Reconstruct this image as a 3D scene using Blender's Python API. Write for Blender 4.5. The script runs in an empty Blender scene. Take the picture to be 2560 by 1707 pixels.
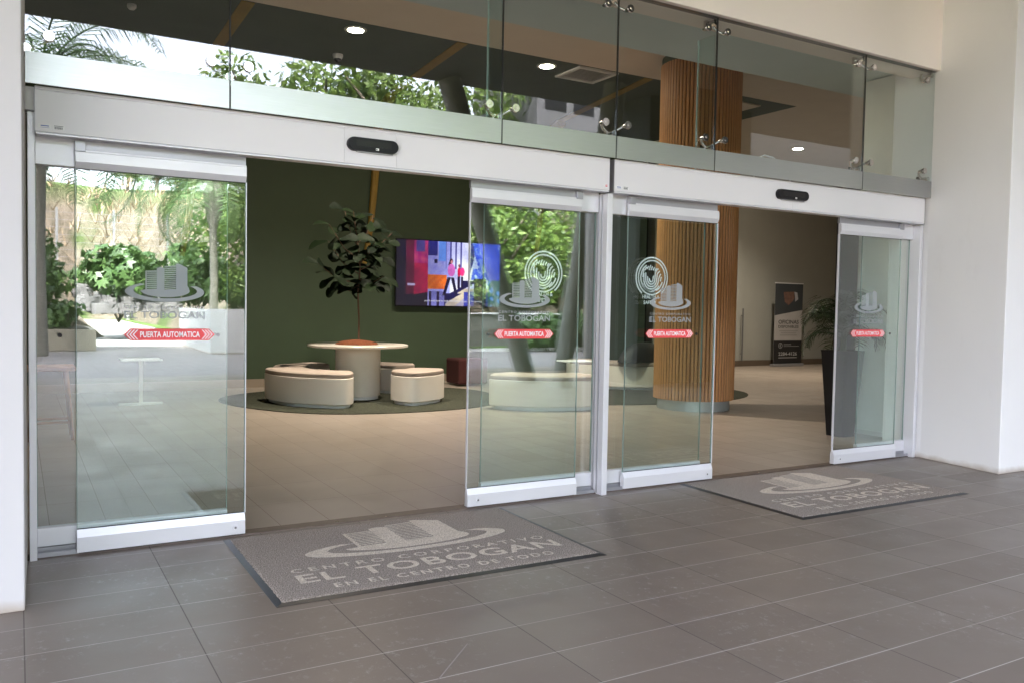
import bpy, math, random
from mathutils import Vector, Matrix
random.seed(7)
C = bpy.context.scene.collection
R = math.radians
PI = math.pi
# ---------------------------------------------------------------- camera
cam_d = bpy.data.cameras.new('camera'); cam = bpy.data.objects.new('camera', cam_d); C.objects.link(cam)
YAW, PIT, ROL, CH = 0.528906953, 0.0423675, 0.01770056, 1.351
fw = Vector((math.sin(YAW)*math.cos(PIT), math.cos(YAW)*math.cos(PIT), -math.sin(PIT)))
rt = Vector((math.cos(YAW), -math.sin(YAW), 0)); up = rt.cross(fw)
r2 = rt*math.cos(ROL)+up*math.sin(ROL); u2 = up*math.cos(ROL)-rt*math.sin(ROL)
M = Matrix((r2, u2, -fw)).transposed().to_4x4(); M.translation = Vector((0, 0, CH)); cam.matrix_world = M
cam_d.sensor_width = 36; cam_d.lens = 36*2118.16/2560; cam_d.clip_end = 3000; cam_d.clip_start = 0.05
bpy.context.scene.camera = cam
# ---------------------------------------------------------------- sky, sun, exposure
SUN_EL, SUN_AZ = R(58), R(25)      # azimuth from +Y (behind the building) towards -X
w = bpy.data.worlds.new('World'); bpy.context.scene.world = w; w.use_nodes = True
nt = w.node_tree; sky = nt.nodes.new('ShaderNodeTexSky'); sky.sky_type = 'NISHITA'; sky.sun_disc = False
sky.sun_elevation = SUN_EL; sky.sun_rotation = -SUN_AZ; sky.dust_density = 4; sky.air_density = 1.2
bg = nt.nodes['Background']; bg.inputs[1].default_value = 0.15
hz = nt.nodes.new('ShaderNodeHueSaturation'); hz.inputs['Saturation'].default_value = .38    # thin bright overcast
tw = nt.nodes.new('ShaderNodeMix'); tw.data_type = 'RGBA'; tw.blend_type = 'MULTIPLY'; tw.inputs[0].default_value = 1; tw.inputs[7].default_value = (1.0, .98, 1.045, 1)
nt.links.new(sky.outputs[0], hz.inputs['Color']); nt.links.new(hz.outputs[0], tw.inputs[6]); nt.links.new(tw.outputs[2], bg.inputs[0])
sd = bpy.data.lights.new('sun', 'SUN'); sd.energy = 2.6; sd.angle = R(6); sd.color = (1, .95, .88)
so = bpy.data.objects.new('sun', sd); C.objects.link(so)
sdir = Vector((-math.sin(SUN_AZ)*math.cos(SUN_EL), math.cos(SUN_AZ)*math.cos(SUN_EL), math.sin(SUN_EL)))
so.rotation_euler = sdir.to_track_quat('Z', 'Y').to_euler(); so.location = (0, 0, 30)
vs = bpy.context.scene.view_settings; vs.view_transform = 'Standard'; vs.look = 'None'; vs.exposure = 4.24; vs.gamma = 1
cy = bpy.context.scene.cycles
cy.max_bounces = 12; cy.diffuse_bounces = 6; cy.glossy_bounces = 5; cy.transparent_max_bounces = 24; cy.transmission_bounces = 6
cy.sample_clamp_indirect = 6; cy.caustics_reflective = False; cy.caustics_refractive = False
# ---------------------------------------------------------------- materials
def newmat(n):
    m = bpy.data.materials.new(n); m.use_nodes = True; t = m.node_tree
    return m, t, t.nodes['Principled BSDF']
def N(t, typ, **k):
    n = t.nodes.new(typ)
    for a, b in k.items(): setattr(n, a, b)
    return n
def L(t, a, b): t.links.new(a, b)
def math_n(t, op, a, b=None, c=None):
    n = N(t, 'ShaderNodeMath', operation=op)
    for i, v in enumerate((a, b, c)):
        if v is None: continue
        if isinstance(v, (int, float)): n.inputs[i].default_value = v
        else: L(t, v, n.inputs[i])
    return n.outputs[0]
def mixc(t, f, a, b):
    n = N(t, 'ShaderNodeMix', data_type='RGBA')
    for s, v in ((n.inputs['Factor'], f), (n.inputs[6], a), (n.inputs[7], b)):
        if isinstance(v, (int, float)): s.default_value = v
        elif isinstance(v, tuple): s.default_value = (*v[:3], 1)
        else: L(t, v, s)
    return n.outputs[2]
def ramp(t, f, lo, hi):
    n = N(t, 'ShaderNodeMapRange'); L(t, f, n.inputs[0]); n.inputs[1].default_value = lo; n.inputs[2].default_value = hi
    return n.outputs[0]
def noise(t, scale, detail=3, vec=None, rough=.5, sc3=None):
    n = N(t, 'ShaderNodeTexNoise'); n.inputs['Scale'].default_value = scale; n.inputs['Detail'].default_value = detail; n.inputs['Roughness'].default_value = rough
    if vec is None: vec = N(t, 'ShaderNodeNewGeometry').outputs['Position']
    if sc3:
        m = N(t, 'ShaderNodeMapping'); m.inputs['Scale'].default_value = sc3; L(t, vec, m.inputs[0]); vec = m.outputs[0]
    L(t, vec, n.inputs['Vector']); return n.outputs[0]
def bump(t, p, h, s, d=.01):
    b = N(t, 'ShaderNodeBump'); b.inputs['Strength'].default_value = s; b.inputs['Distance'].default_value = d
    L(t, h, b.inputs['Height']); L(t, b.outputs[0], p.inputs['Normal'])
def mat(n, c, rough=.5, metal=0, var=.12, vs_=3., bs=0, bsc=60, bd=.003, c2=None, spec=None, sc3=None):
    m, t, p = newmat(n)
    f = ramp(t, noise(t, vs_, 4, sc3=sc3), .3, .7)
    c2 = c2 or tuple(x*(1-var) for x in c)
    L(t, mixc(t, f, c, c2), p.inputs['Base Color'])
    p.inputs['Roughness'].default_value = rough; p.inputs['Metallic'].default_value = metal
    if spec is not None: p.inputs['Specular IOR Level'].default_value = spec
    if bs: bump(t, p, noise(t, bsc, 3), bs, bd)
    return m
def emit(n, c, s):
    m, t, p = newmat(n); p.inputs['Base Color'].default_value = (0, 0, 0, 1)
    p.inputs['Emission Color'].default_value = (*c, 1); p.inputs['Emission Strength'].default_value = s
    return m
def leafmat(n, c, c2, rough=.45, tr=.25, spec=.4):
    m, t, p = newmat(n); p.inputs['Specular IOR Level'].default_value = spec
    g = N(t, 'ShaderNodeNewGeometry')
    f = g.outputs['Random Per Island']
    col = mixc(t, f, c, c2)
    big = ramp(t, noise(t, .8, 2), .35, .65)
    col = mixc(t, math_n(t, 'MULTIPLY', big, .35), col, tuple(x*.55 for x in c))
    L(t, col, p.inputs['Base Color']); p.inputs['Roughness'].default_value = rough
    tl = N(t, 'ShaderNodeBsdfTranslucent'); L(t, col, tl.inputs[0])
    mx = N(t, 'ShaderNodeMixShader'); mx.inputs[0].default_value = tr
    L(t, p.outputs[0], mx.inputs[1]); L(t, tl.outputs[0], mx.inputs[2])
    L(t, mx.outputs[0], t.nodes['Material Output'].inputs[0])
    return m
def glassmat(n, tint, f0=.05):
    m = bpy.data.materials.new(n); m.use_nodes = True; t = m.node_tree; t.nodes.remove(t.nodes['Principled BSDF'])
    g = N(t, 'ShaderNodeNewGeometry')
    d = N(t, 'ShaderNodeVectorMath', operation='DOT_PRODUCT'); L(t, g.outputs['Normal'], d.inputs[0]); L(t, g.outputs['Incoming'], d.inputs[1])
    c = math_n(t, 'ABSOLUTE', d.outputs['Value']); k = math_n(t, 'POWER', math_n(t, 'SUBTRACT', 1.0, c), 5.0)
    f = math_n(t, 'MULTIPLY_ADD', k, 1-f0, f0)
    tr = N(t, 'ShaderNodeBsdfTransparent'); tr.inputs[0].default_value = (*tint, 1)
    gl = N(t, 'ShaderNodeBsdfGlossy'); gl.inputs['Roughness'].default_value = .0; gl.inputs[0].default_value = (1, 1, 1, 1)
    mx = N(t, 'ShaderNodeMixShader'); L(t, f, mx.inputs[0]); L(t, tr.outputs[0], mx.inputs[1]); L(t, gl.outputs[0], mx.inputs[2])
    L(t, mx.outputs[0], t.nodes['Material Output'].inputs[0]); return m
def tile_mat(n, tx, ty, ox, oy, base, base2, grout, grout_x, rough, gw=.0022, scuff=(.46, .45, .43), scf=.8, rvar=.12):
    """rectangular tiles laid on the floor plane, measured in metres"""
    m, t, p = newmat(n)
    pos = N(t, 'ShaderNodeNewGeometry').outputs['Position']; s = N(t, 'ShaderNodeSeparateXYZ'); L(t, pos, s.inputs[0])
    def cell(o, off, sz):
        v = math_n(t, 'DIVIDE', math_n(t, 'SUBTRACT', o, off), sz); fl = math_n(t, 'FLOOR', v)
        fr = math_n(t, 'SUBTRACT', v, fl); e = math_n(t, 'MULTIPLY', math_n(t, 'MINIMUM', fr, math_n(t, 'SUBTRACT', 1.0, fr)), sz)
        return fl, e
    fx, ex = cell(s.outputs[0], ox, tx); fy, ey = cell(s.outputs[1], oy, ty)
    cmb = N(t, 'ShaderNodeCombineXYZ'); L(t, fx, cmb.inputs[0]); L(t, fy, cmb.inputs[1])
    wn = N(t, 'ShaderNodeTexWhiteNoise', noise_dimensions='2D'); L(t, cmb.outputs[0], wn.inputs['Vector'])
    col = mixc(t, wn.outputs[0], base, base2)
    cl = ramp(t, noise(t, 2.2, 5), .35, .7); col = mixc(t, math_n(t, 'MULTIPLY', cl, .35), col, tuple(x*.78 for x in base))
    st = ramp(t, noise(t, 17, 9, rough=.8, sc3=(1.3, 1, 1)), .55, .70)
    sp = math_n(t, 'MULTIPLY', st, ramp(t, noise(t, 1.3, 2), .42, .62))
    col = mixc(t, math_n(t, 'MULTIPLY', sp, scf), col, scuff)
    fl_ = math_n(t, 'MULTIPLY', ramp(t, noise(t, 55, 4, rough=.8, sc3=(.6, 1.2, 1)), .62, .70), ramp(t, noise(t, 2.1, 3), .47, .6)); col = mixc(t, math_n(t, 'MULTIPLY', fl_, scf*.8), col, scuff)
    col = mixc(t, math_n(t, 'MULTIPLY', ramp(t, noise(t, .7, 6, rough=.7), .45, .7), .25), col, tuple(x*.62 for x in base))
    gn = ramp(t, noise(t, 1.1, 2), .3, .65)      # grout is dusty in places
    gy = math_n(t, 'LESS_THAN', ey, gw); gx = math_n(t, 'LESS_THAN', ex, gw)
    col = mixc(t, math_n(t, 'MULTIPLY', gx, .85), col, grout_x)
    col = mixc(t, math_n(t, 'MULTIPLY', gy, math_n(t, 'MULTIPLY_ADD', gn, .5, .5)), col, grout)
    L(t, col, p.inputs['Base Color'])
    g = math_n(t, 'MAXIMUM', gx, gy)
    r = math_n(t, 'ADD', math_n(t, 'MULTIPLY_ADD', noise(t, 3, 5), rvar*2, rough-rvar), math_n(t, 'MULTIPLY', g, .4)); r = math_n(t, 'ADD', r, math_n(t, 'MULTIPLY_ADD', wn.outputs[0], .08, -.04)); L(t, r, p.inputs['Roughness'])
    hb = math_n(t, 'SUBTRACT', math_n(t, 'MULTIPLY', noise(t, 16, 6, rough=.65), .35), g)
    bump(t, p, hb, .35, .0025)
    return m
ALU = mat('aluminium', (.74, .74, .77), .42, .35, var=.05, vs_=1.5)
_t = ALU.node_tree; _p = _t.nodes['Principled BSDF']; _v = noise(_t, 60, 4, sc3=(.05, 1, 1)); L(_t, math_n(_t, 'MULTIPLY_ADD', _v, .25, .29), _p.inputs['Roughness']); bump(_t, _p, _v, .06, .001)
ALUG = mat('aluminium_grey', (.4, .4, .43), .4, .6, var=.1)
ALUT = mat('aluminium_track', (.2, .2, .21), .4, .7, var=.2)
COVER = mat('header_cover', (.75, .74, .755), .38, 0, var=.04, vs_=1.)
STEEL = mat('polished_steel', (.72, .68, .66), .12, 1, var=.1)
def plaster(n, c):
    m, t, p = newmat(n); g = N(t, 'ShaderNodeNewGeometry'); s = N(t, 'ShaderNodeSeparateXYZ'); L(t, g.outputs['Position'], s.inputs[0])
    col = mixc(t, ramp(t, noise(t, .8, 4), .3, .7), c, tuple(x*.95 for x in c))
    col = mixc(t, math_n(t, 'MULTIPLY', ramp(t, noise(t, 3, 8, rough=.7, sc3=(1, 1, .35)), .60, .78), .12), col, (.40, .37, .33))     # scuffs
    z = math_n(t, 'ADD', s.outputs[2], math_n(t, 'MULTIPLY', noise(t, 7, 5), -.07)); dirt = ramp(t, z, .02, -.03)
    col = mixc(t, math_n(t, 'MULTIPLY', dirt, .65), col, (.36, .28, .20)); L(t, col, p.inputs['Base Color']); p.inputs['Roughness'].default_value = .75
    bump(t, p, noise(t, 38, 4), .14, .003); return m
WHITE = plaster('white_plaster', (.58, .57, .575)); WHITER = plaster('white_plaster_lit', (.83, .825, .825))  # second plaster lightened in colour to stand for light on the right reveal
BOUNCEW = mat('warm_bounce_plaster', (.90, .835, .78), .8, 0, var=.04, vs_=.8, bs=.08, bsc=40)  # white wall with the warm bounced light put into its colour
GLASS = glassmat('clear_glass', (.93, .98, .965), .095)
GLASSU = glassmat('greenish_glass', (.915, .95, .94), .07)
EDGE = mat('glass_edge', (.22, .32, .29), .15, 0, var=.1)
DARKGAP = mat('black_seal', (.012, .013, .013), .6)
GREENW = mat('dark_green_paint', (.042, .068, .034), .62, 0, var=.1)
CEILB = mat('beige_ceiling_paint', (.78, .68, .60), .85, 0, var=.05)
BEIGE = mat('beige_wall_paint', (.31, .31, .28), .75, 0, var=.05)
SOFG = mat('grey_soffit_paint', (.60, .71, .74), .85, 0, var=.04)
TAN = mat('tan_paint', (.33, .21, .04), .6, 0, var=.2)
BLACK = mat('black_plastic', (.008, .008, .010), .42, 0, var=.3, spec=.25)
BLACKM = mat('black_matt', (.012, .011, .011), .6, 0, var=.3)
BENCHW = mat('bench_white_laminate', (.80, .74, .66), .5, 0, var=.05)
CUSH = mat('taupe_cushion', (.40, .33, .28), .85, 0, var=.12, bs=.4, bsc=250)
PLINTH = mat('white_plinth', (.75, .75, .73), .35)
RUST = mat('rust_orange_moss', (.20, .055, .015), .95, 0, var=.4, vs_=30, bs=1, bsc=90, bd=.02)
WHITEP = mat('white_paint', (.8, .8, .8), .4)
WOODL = mat('pale_wood', (.42, .22, .11), .5, 0, var=.3, vs_=8, sc3=(1, 1, .1))
REDD = mat('dark_red_fabric', (.045, .006, .005), .9)
# door-mat pile
def pile(n, c, c2, sc=260):
    m, t, p = newmat(n); v = noise(t, sc, 2); v2 = noise(t, 22, 4)
    col = mixc(t, ramp(t, v, .38, .62), c, c2); col = mixc(t, math_n(t, 'MULTIPLY', ramp(t, v2, .4, .7), .3), col, tuple(x*.72 for x in c))
    L(t, col, p.inputs['Base Color']); p.inputs['Roughness'].default_value = .95; p.inputs['Specular IOR Level'].default_value = .15
    bump(t, p, v, 1, .012); return m
def worn_pile():
    m = pile('mat_cream_pile', (.86, .78, .68), (.58, .50, .42), 150); t = m.node_tree; p = t.nodes['Principled BSDF']; old = p.inputs['Base Color'].links[0].from_socket
    f = ramp(t, noise(t, 95, 5, rough=.8), .56, .66); L(t, mixc(t, math_n(t, 'MULTIPLY', f, .75), old, (.30, .26, .23)), p.inputs['Base Color']); return m
MATG = pile('mat_grey_pile', (.50, .435, .385), (.21, .18, .16), 150); MATL = worn_pile(); RUBBER = mat('black_rubber', (.02, .021, .026), .38, 0, var=.4, bs=.2, bsc=30)
RUGM = pile('green_rug', (.065, .068, .048), (.03, .034, .024), 40)
def woodcol():
    m, t, p = newmat('oak_slats'); v = noise(t, 6, 5, sc3=(3, 3, .15)); v2 = noise(t, 30, 4, sc3=(4, 4, .3))
    col = mixc(t, ramp(t, v, .3, .7), (.60, .30, .125), (.46, .215, .08)); col = mixc(t, math_n(t, 'MULTIPLY', ramp(t, v2, .5, .75), .4), col, (.12, .05, .02))
    L(t, col, p.inputs['Base Color']); p.inputs['Roughness'].default_value = .5; return m
OAK = woodcol()
def brushed():
    m, t, p = newmat('brushed_steel_band'); p.inputs['Metallic'].default_value = 1
    v = noise(t, 300, 3, sc3=(.02, 1, 1)); L(t, mixc(t, v, (.42, .43, .43), (.50, .51, .51)), p.inputs['Base Color'])
    p.inputs['Roughness'].default_value = .34; p.inputs['Anisotropic'].default_value = .4; bump(t, p, v, .05, .001); return m
BAND = brushed()
FROST = mat('frosted_vinyl', (.36, .39, .40), .6, 0, var=.04)
_t = FROST.node_tree; _m = N(_t, 'ShaderNodeMixShader'); _m.inputs[0].default_value = .24; _x = N(_t, 'ShaderNodeBsdfTransparent')
L(_t, _t.nodes['Principled BSDF'].outputs[0], _m.inputs[1]); L(_t, _x.outputs[0], _m.inputs[2]); L(_t, _m.outputs[0], _t.nodes['Material Output'].inputs[0])
VWHITE = mat('white_vinyl', (.94, .95, .97), .5)
RED = mat('red_vinyl', (.80, .07, .08), .45, 0, var=.03)
# ---------------------------------------------------------------- mesh helpers
class MB:
    def __init__(s): s.v = []; s.f = []; s.mi = []; s.cur = 0
    def add(s, vs_, fs):
        o = len(s.v); s.v += [tuple(x) for x in vs_]; s.f += [tuple(i+o for i in f) for f in fs]; s.mi += [s.cur]*len(fs); return s
    def box(s, x0, x1, y0, y1, z0, z1):
        return s.add([(x0,y0,z0),(x1,y0,z0),(x1,y1,z0),(x0,y1,z0),(x0,y0,z1),(x1,y0,z1),(x1,y1,z1),(x0,y1,z1)],
                     [(0,3,2,1),(4,5,6,7),(0,1,5,4),(1,2,6,5),(2,3,7,6),(3,0,4,7)])
    def prism(s, poly, z0, z1):            # poly in XY, counter clockwise
        n = len(poly); return s.add([(x,y,z0) for x,y in poly]+[(x,y,z1) for x,y in poly],
            [tuple(range(n-1,-1,-1)), tuple(range(n,2*n))]+[(i,(i+1)%n,(i+1)%n+n,i+n) for i in range(n)])
    def extx(s, poly, x0, x1):             # profile poly in (Y,Z), swept along X
        n = len(poly); return s.add([(x0,y,z) for y,z in poly]+[(x1,y,z) for y,z in poly],
            [tuple(range(n-1,-1,-1)), tuple(range(n,2*n))]+[(i,(i+1)%n,(i+1)%n+n,i+n) for i in range(n)])
    def exty(s, poly, y0, y1):             # poly in (X,Z), swept along Y (front face y0)
        n = len(poly); return s.add([(x,y0,z) for x,z in poly]+[(x,y1,z) for x,z in poly],
            [tuple(range(n)), tuple(range(2*n-1,n-1,-1))]+[((i+1)%n,i,i+n,(i+1)%n+n) for i in range(n)])
    def tube(s, pts, rad, n=10, cap=True):
        pts = [Vector(p) for p in pts]; rad = rad if isinstance(rad, (list, tuple)) else [rad]*len(pts); vs_ = []; pn = None
        for i, p in enumerate(pts):
            d = (pts[min(i+1,len(pts)-1)]-pts[max(i-1,0)]).normalized()
            a = (pn - d*pn.dot(d)).normalized() if pn else d.orthogonal().normalized(); pn = a
            b = d.cross(a)
            vs_ += [p+(a*math.cos(2*PI*k/n)+b*math.sin(2*PI*k/n))*rad[i] for k in range(n)]
        fs = [(i*n+k, i*n+(k+1)%n, (i+1)*n+(k+1)%n, (i+1)*n+k) for i in range(len(pts)-1) for k in range(n)]
        if cap: fs += [tuple(range(n-1,-1,-1)), tuple(range((len(pts)-1)*n, len(pts)*n))]
        return s.add(vs_, fs)
    def lathe(s, prof, c, n=32):           # prof [(r,z)] about vertical axis through c
        vs_ = [(c[0]+r*math.cos(2*PI*k/n), c[1]+r*math.sin(2*PI*k/n), c[2]+z) for r, z in prof for k in range(n)]
        m = len(prof); fs = [(i*n+k, i*n+(k+1)%n, (i+1)*n+(k+1)%n, (i+1)*n+k) for i in range(m-1) for k in range(n)]
        if prof[0][0] > 0: fs.append(tuple(range(n-1,-1,-1)))
        if prof[-1][0] > 0: fs.append(tuple(range((m-1)*n, m*n)))
        return s.add(vs_, fs)
    def obj(s, name, m, parent=None, smooth=False, bevel=0, root=None):
        root = root or parent
        while root is not None and root.parent: root = root.parent
        if root is not None: o0 = Vector(root.location)
        else:
            xs = [v[0] for v in s.v]; ys = [v[1] for v in s.v]; zs = [v[2] for v in s.v]
            o0 = Vector(((min(xs)+max(xs))/2, (min(ys)+max(ys))/2, min(zs)))
        me = bpy.data.meshes.new(name); me.from_pydata([tuple(Vector(v)-o0) for v in s.v], [], s.f); me.update()
        for mm in (m if isinstance(m, (list, tuple)) else [m]): me.materials.append(mm)
        if isinstance(m, (list, tuple)): me.polygons.foreach_set('material_index', s.mi)
        if smooth:
            me.polygons.foreach_set('use_smooth', [True]*len(me.polygons))
            try: me.set_sharp_from_angle(angle=R(38))
            except Exception: pass
        o = bpy.data.objects.new(name, me); C.objects.link(o)
        if parent is not None: o.parent = parent
        else: o.location = o0
        if bevel:
            b = o.modifiers.new('bevel', 'BEVEL'); b.width = bevel; b.segments = 2; b.limit_method = 'ANGLE'
        return o
def tag(o, label, cat=None, group=None, kind=None):
    o['label'] = label
    if cat: o['category'] = cat
    if group: o['group'] = group
    if kind: o['kind'] = kind
    return o
def thing(name, label, cat, loc, group=None):
    o = bpy.data.objects.new(name, None); C.objects.link(o); o.location = loc; o.empty_display_size = .2
    return tag(o, label, cat, group)
def struct(o): o['kind'] = 'structure'; return o
def dup(r, loc, label, rz=0, sc=1):
    c = r.copy(); C.objects.link(c); c.location = loc; c.rotation_euler = (0, 0, rz); c.scale = (sc,)*3; c['label'] = label
    for ch in list(r.children):
        d = ch.copy(); C.objects.link(d); d.parent = c
        for g in ch.children: e = g.copy(); C.objects.link(e); e.parent = d
    return c
def text_polys(txt, size, bold=0, spacing=1, align='CENTER'):
    """verts/faces of a line of text in (u,v), origin at the middle of the baseline"""
    cu = bpy.data.curves.new('t', 'FONT'); cu.body = txt; cu.size = size; cu.offset = bold; cu.space_character = spacing; cu.align_x = align; cu.resolution_u = 4
    o = bpy.data.objects.new('t', cu); C.objects.link(o); dg = bpy.context.evaluated_depsgraph_get(); dg.update()
    me = bpy.data.meshes.new_from_object(o.evaluated_get(dg)); vs_ = [(v.co.x, v.co.y) for v in me.vertices]; fs = [tuple(p.vertices) for p in me.polygons]
    bpy.data.objects.remove(o); bpy.data.curves.remove(cu); bpy.data.meshes.remove(me)
    return vs_, fs
class Flat:
    """flat artwork collected in (u,v) and laid on a plane"""
    def __init__(s): s.v = []; s.f = []; s.w = {}; s.lay = 0
    def mark(s, o):
        for i in range(o, len(s.v)): s.w[i] = s.lay
    def poly(s, p): o = len(s.v); s.v += list(p); s.f.append(tuple(range(o, o+len(p)))); s.mark(o); return s
    def strip(s, a, b):
        o = len(s.v); n = len(a); s.v += list(a)+list(b); s.f += [(o+i, o+i+1, o+n+i+1, o+n+i) for i in range(n-1)]; s.mark(o); return s
    def text(s, txt, u, v, h, w=None, bold=0, spacing=1):
        vs_, fs = text_polys(txt, 1, bold, spacing); ys = [y for x, y in vs_]; xs = [x for x, y in vs_]
        k = h/max(.01, (max(ys)-min(ys))); kx = k if w is None else w/(max(xs)-min(xs)); cx = (max(xs)+min(xs))/2; y0 = min(ys)
        o = len(s.v); s.v += [(u+(x-cx)*kx, v+(y-y0)*k) for x, y in vs_]; s.f += [tuple(i+o for i in f) for f in fs]; return s
    def arc(s, cx, cy, r, a0, a1, wd, ry=1, n=None):
        n = n or max(6, int(abs(a1-a0)/8)); A = [R(a0+(a1-a0)*i/n) for i in range(n+1)]
        return s.strip([(cx+(r+wd/2)*math.cos(a), cy+(r+wd/2)*ry*math.sin(a)) for a in A], [(cx+(r-wd/2)*math.cos(a), cy+(r-wd/2)*ry*math.sin(a)) for a in A])
    def mb(s, fn, b=None):
        b = b or MB(); vs_ = []
        for i, (u, v) in enumerate(s.v):
            x, y, z = fn(u, v); k = s.w.get(i, 0)*s.step; d = s.dirn; vs_.append((x+d[0]*k, y+d[1]*k, z+d[2]*k))
        b.add(vs_, s.f); return b
    step = .0002; dirn = (0, -1, 0)
def emblem(F, u0, v0, W_):
    """twin slatted towers standing in an elliptical ring; W_ = ring width, (u0,v0) bottom centre"""
    P = lambda x, y: (u0+x*W_, v0+y*W_*.75)
    n = 56; cy_ = .18
    outer = [P(.5*math.cos(2*PI*i/n), cy_+.18*math.sin(2*PI*i/n)) for i in range(n+1)]
    inner = [P(.005+.40*math.cos(2*PI*i/n), cy_+.018+.138*math.sin(2*PI*i/n)) for i in range(n+1)]
    idx = list(range(int(n*.36), n+1))+list(range(1, int(n*.14)))       # the towers hide the back of the ring
    F.strip([outer[i] for i in idx], [inner[i] for i in idx])
    m = 30; F.lay = 1
    F.poly([P(.31*math.cos(a), .2+.115*math.sin(a)) for a in [PI+PI*i/m for i in range(m+1)]]+[P(.30, .25), P(.28, .30), P(.26, .22), P(-.24, .215)])
    F.lay = 2
    F.poly([P(-.107, .19), P(-.012, .19), P(-.012, .60), P(-.055, .62), P(-.107, .60)])
    F.poly([P(.135, .19), P(.28, .21), P(.28, .62), P(.165, .695), P(.135, .69)])
    for k in range(10):
        y = .215+k*.036; F.poly([P(-.235, y-.01), P(-.1075, y-.006), P(-.1075, y+.018), P(-.235, y+.008)])
    for k in range(13):
        y = .19+k*.0355; s_ = (k-5)*.003; F.poly([P(-.0115, y), P(.1345, y+s_), P(.1345, y+s_+.021), P(-.0115, y+.018)])
    F.lay = 3; F.poly([P(-.25, .2), P(-.232, .2), P(-.232, .555), P(-.25, .545)]); F.lay = 0
def path(F, pts, wd):
    a, b = [], []
    for i, (x, y) in enumerate(pts):
        p, q = pts[max(i-1, 0)], pts[min(i+1, len(pts)-1)]; dx, dy = q[0]-p[0], q[1]-p[1]; l = math.hypot(dx, dy) or 1
        a.append((x-dy/l*wd/2, y+dx/l*wd/2)); b.append((x+dy/l*wd/2, y-dx/l*wd/2))
    F.strip(a, b)
def fingerprint(F, u, v, r):
    wd = r*.072; K = lambda pts: path(F, [(u+x*r, v+y*r) for x, y in pts], wd)
    F.arc(u, v, r, -52, 232, r*.075); F.arc(u, v, r*.85, -250, 110, r*.07, n=64)
    K([(.70*math.cos(R(a)), .70*math.sin(R(a))) for a in range(120, 283, 9)]); K([(.70*math.cos(R(a)), .70*math.sin(R(a))) for a in range(295, 345, 8)])
    for rr, hl, hr in ((.11, .06, .10), (.23, .16, .20), (.35, .34, .12), (.47, .30, .04)):      # nested loops
        K([(-rr-.04, hl-.1), (-rr-.04, -.04)]+[(-.04+rr*math.cos(R(a)), -.10+rr*math.sin(R(a))) for a in range(190, 351, 16)]+[(-.04+rr, -.04), (-.04+rr+.03, hr)])
    K([(-.04+.585*math.cos(R(a)), -.10+.575*math.sin(R(a))) for a in range(200, 262, 10)]); K([(-.04+.585*math.cos(R(a)), -.10+.575*math.sin(R(a))) for a in range(275, 330, 9)])
    for k in range(6):                         # ridges sweeping down from the crown of the print
        x = -.34+k*.125; y = .62-abs(k-2)*.05; ln = .16+.05*(k == 3)+.10*(k == 2)
        K([(x, y), (x-.06, y-ln*.5), (x-.085, y-ln)])
    K([(-.50, .42), (-.56, .2), (-.57, .0)]); K([(.40, .46), (.27, .34), (.20, .20)]); K([(.50, .34), (.38, .24), (.31, .10)])
    K([(.58, .20), (.50, .12), (.44, -.02)]); K([(.61, .06), (.575, -.06), (.555, -.18)])
# ================================================================ SETTING: ground
TILE = tile_mat('terrace_tile', .6, .30297, 1.2162, 3.6303, (.212, .172, .145), (.190, .154, .129), (.55, .51, .47), (.11, .095, .086), .42)
ITILE = tile_mat('lobby_tile', .303, .6, 1.37, 5.05, (.325, .275, .23), (.300, .252, .21), (.13, .09, .07), (.13, .09, .07), .38, gw=.0016, scf=.12, scuff=(.4, .36, .3), rvar=.08)
PAVER = tile_mat('brick_pavers', .22, .11, 0, 0, (.25, .225, .22), (.20, .18, .175), (.10, .09, .08), (.14, .12, .11), .62, gw=.004, scf=.2)
LIGHTC = mat('pale_concrete', (.42, .41, .40), .8, 0, var=.2)
b = MB(); b.box(-14, 34, -6, 4.955, -.25, 0); struct(b.obj('terrace_floor', TILE))
b = MB(); b.prism([(1.305, 2.719), (1.308, 2.716), (1.547, 2.953), (1.544, 2.956)], .0002, .0012); b.obj('crack', mat('crack_dust', (.33, .29, .27), .9), bpy.data.objects['terrace_floor'])
b = MB(); b.box(-14, 34, -16.5, -6.0, -.25, -.004); struct(b.obj('pavement', PAVER))
b = MB(); b.prism([(2.0, -60), (6.2, -60), (5.2, -16.5), (1.6, -16.5)], -.2, -.006); b.box(-3, 1.6, -20, -16.5, -.2, -.006); struct(b.obj('path', LIGHTC))
b = MB(); b.box(-6, 19, 5.058, 17, -.25, 0); struct(b.obj('lobby_floor', ITILE))
b = MB(); b.box(-.1, 7.3, 4.955, 5.058, -.25, .006); th = tag(b.obj('threshold', mat('brown_stone', (.12, .085, .066), .5, 0, var=.35, vs_=14, bs=.2), bevel=.003), 'brown stone threshold strip under the sliding doors', 'threshold')
for x, y in ((1.69, 4.985), (2.01, 4.98), (5.3, 4.98), (5.9, 4.985)):
    b = MB(); b.lathe([(.011, .006), (.011, .009), (.006, .0105)], (x, y, 0), 12); b.obj('screw', STEEL, th)
LAWN = mat('lawn_green', (.10, .17, .03), .9, 0, var=.4, vs_=2, bs=.6, bsc=30, bd=.05)
b = MB(); b.box(-900, 900, -900, 900, -1.0, -.26); struct(b.obj('ground', mat('earth', (.16, .14, .09), .95, c2=(.08, .11, .04), vs_=.3)))
b = MB(); b.box(5.6, 40, -62, -18, -.2, .02); tag(b.obj('lawn', LAWN), 'bright mown lawn beside the pale path'); bpy.data.objects['lawn']['kind'] = 'structure'
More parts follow.
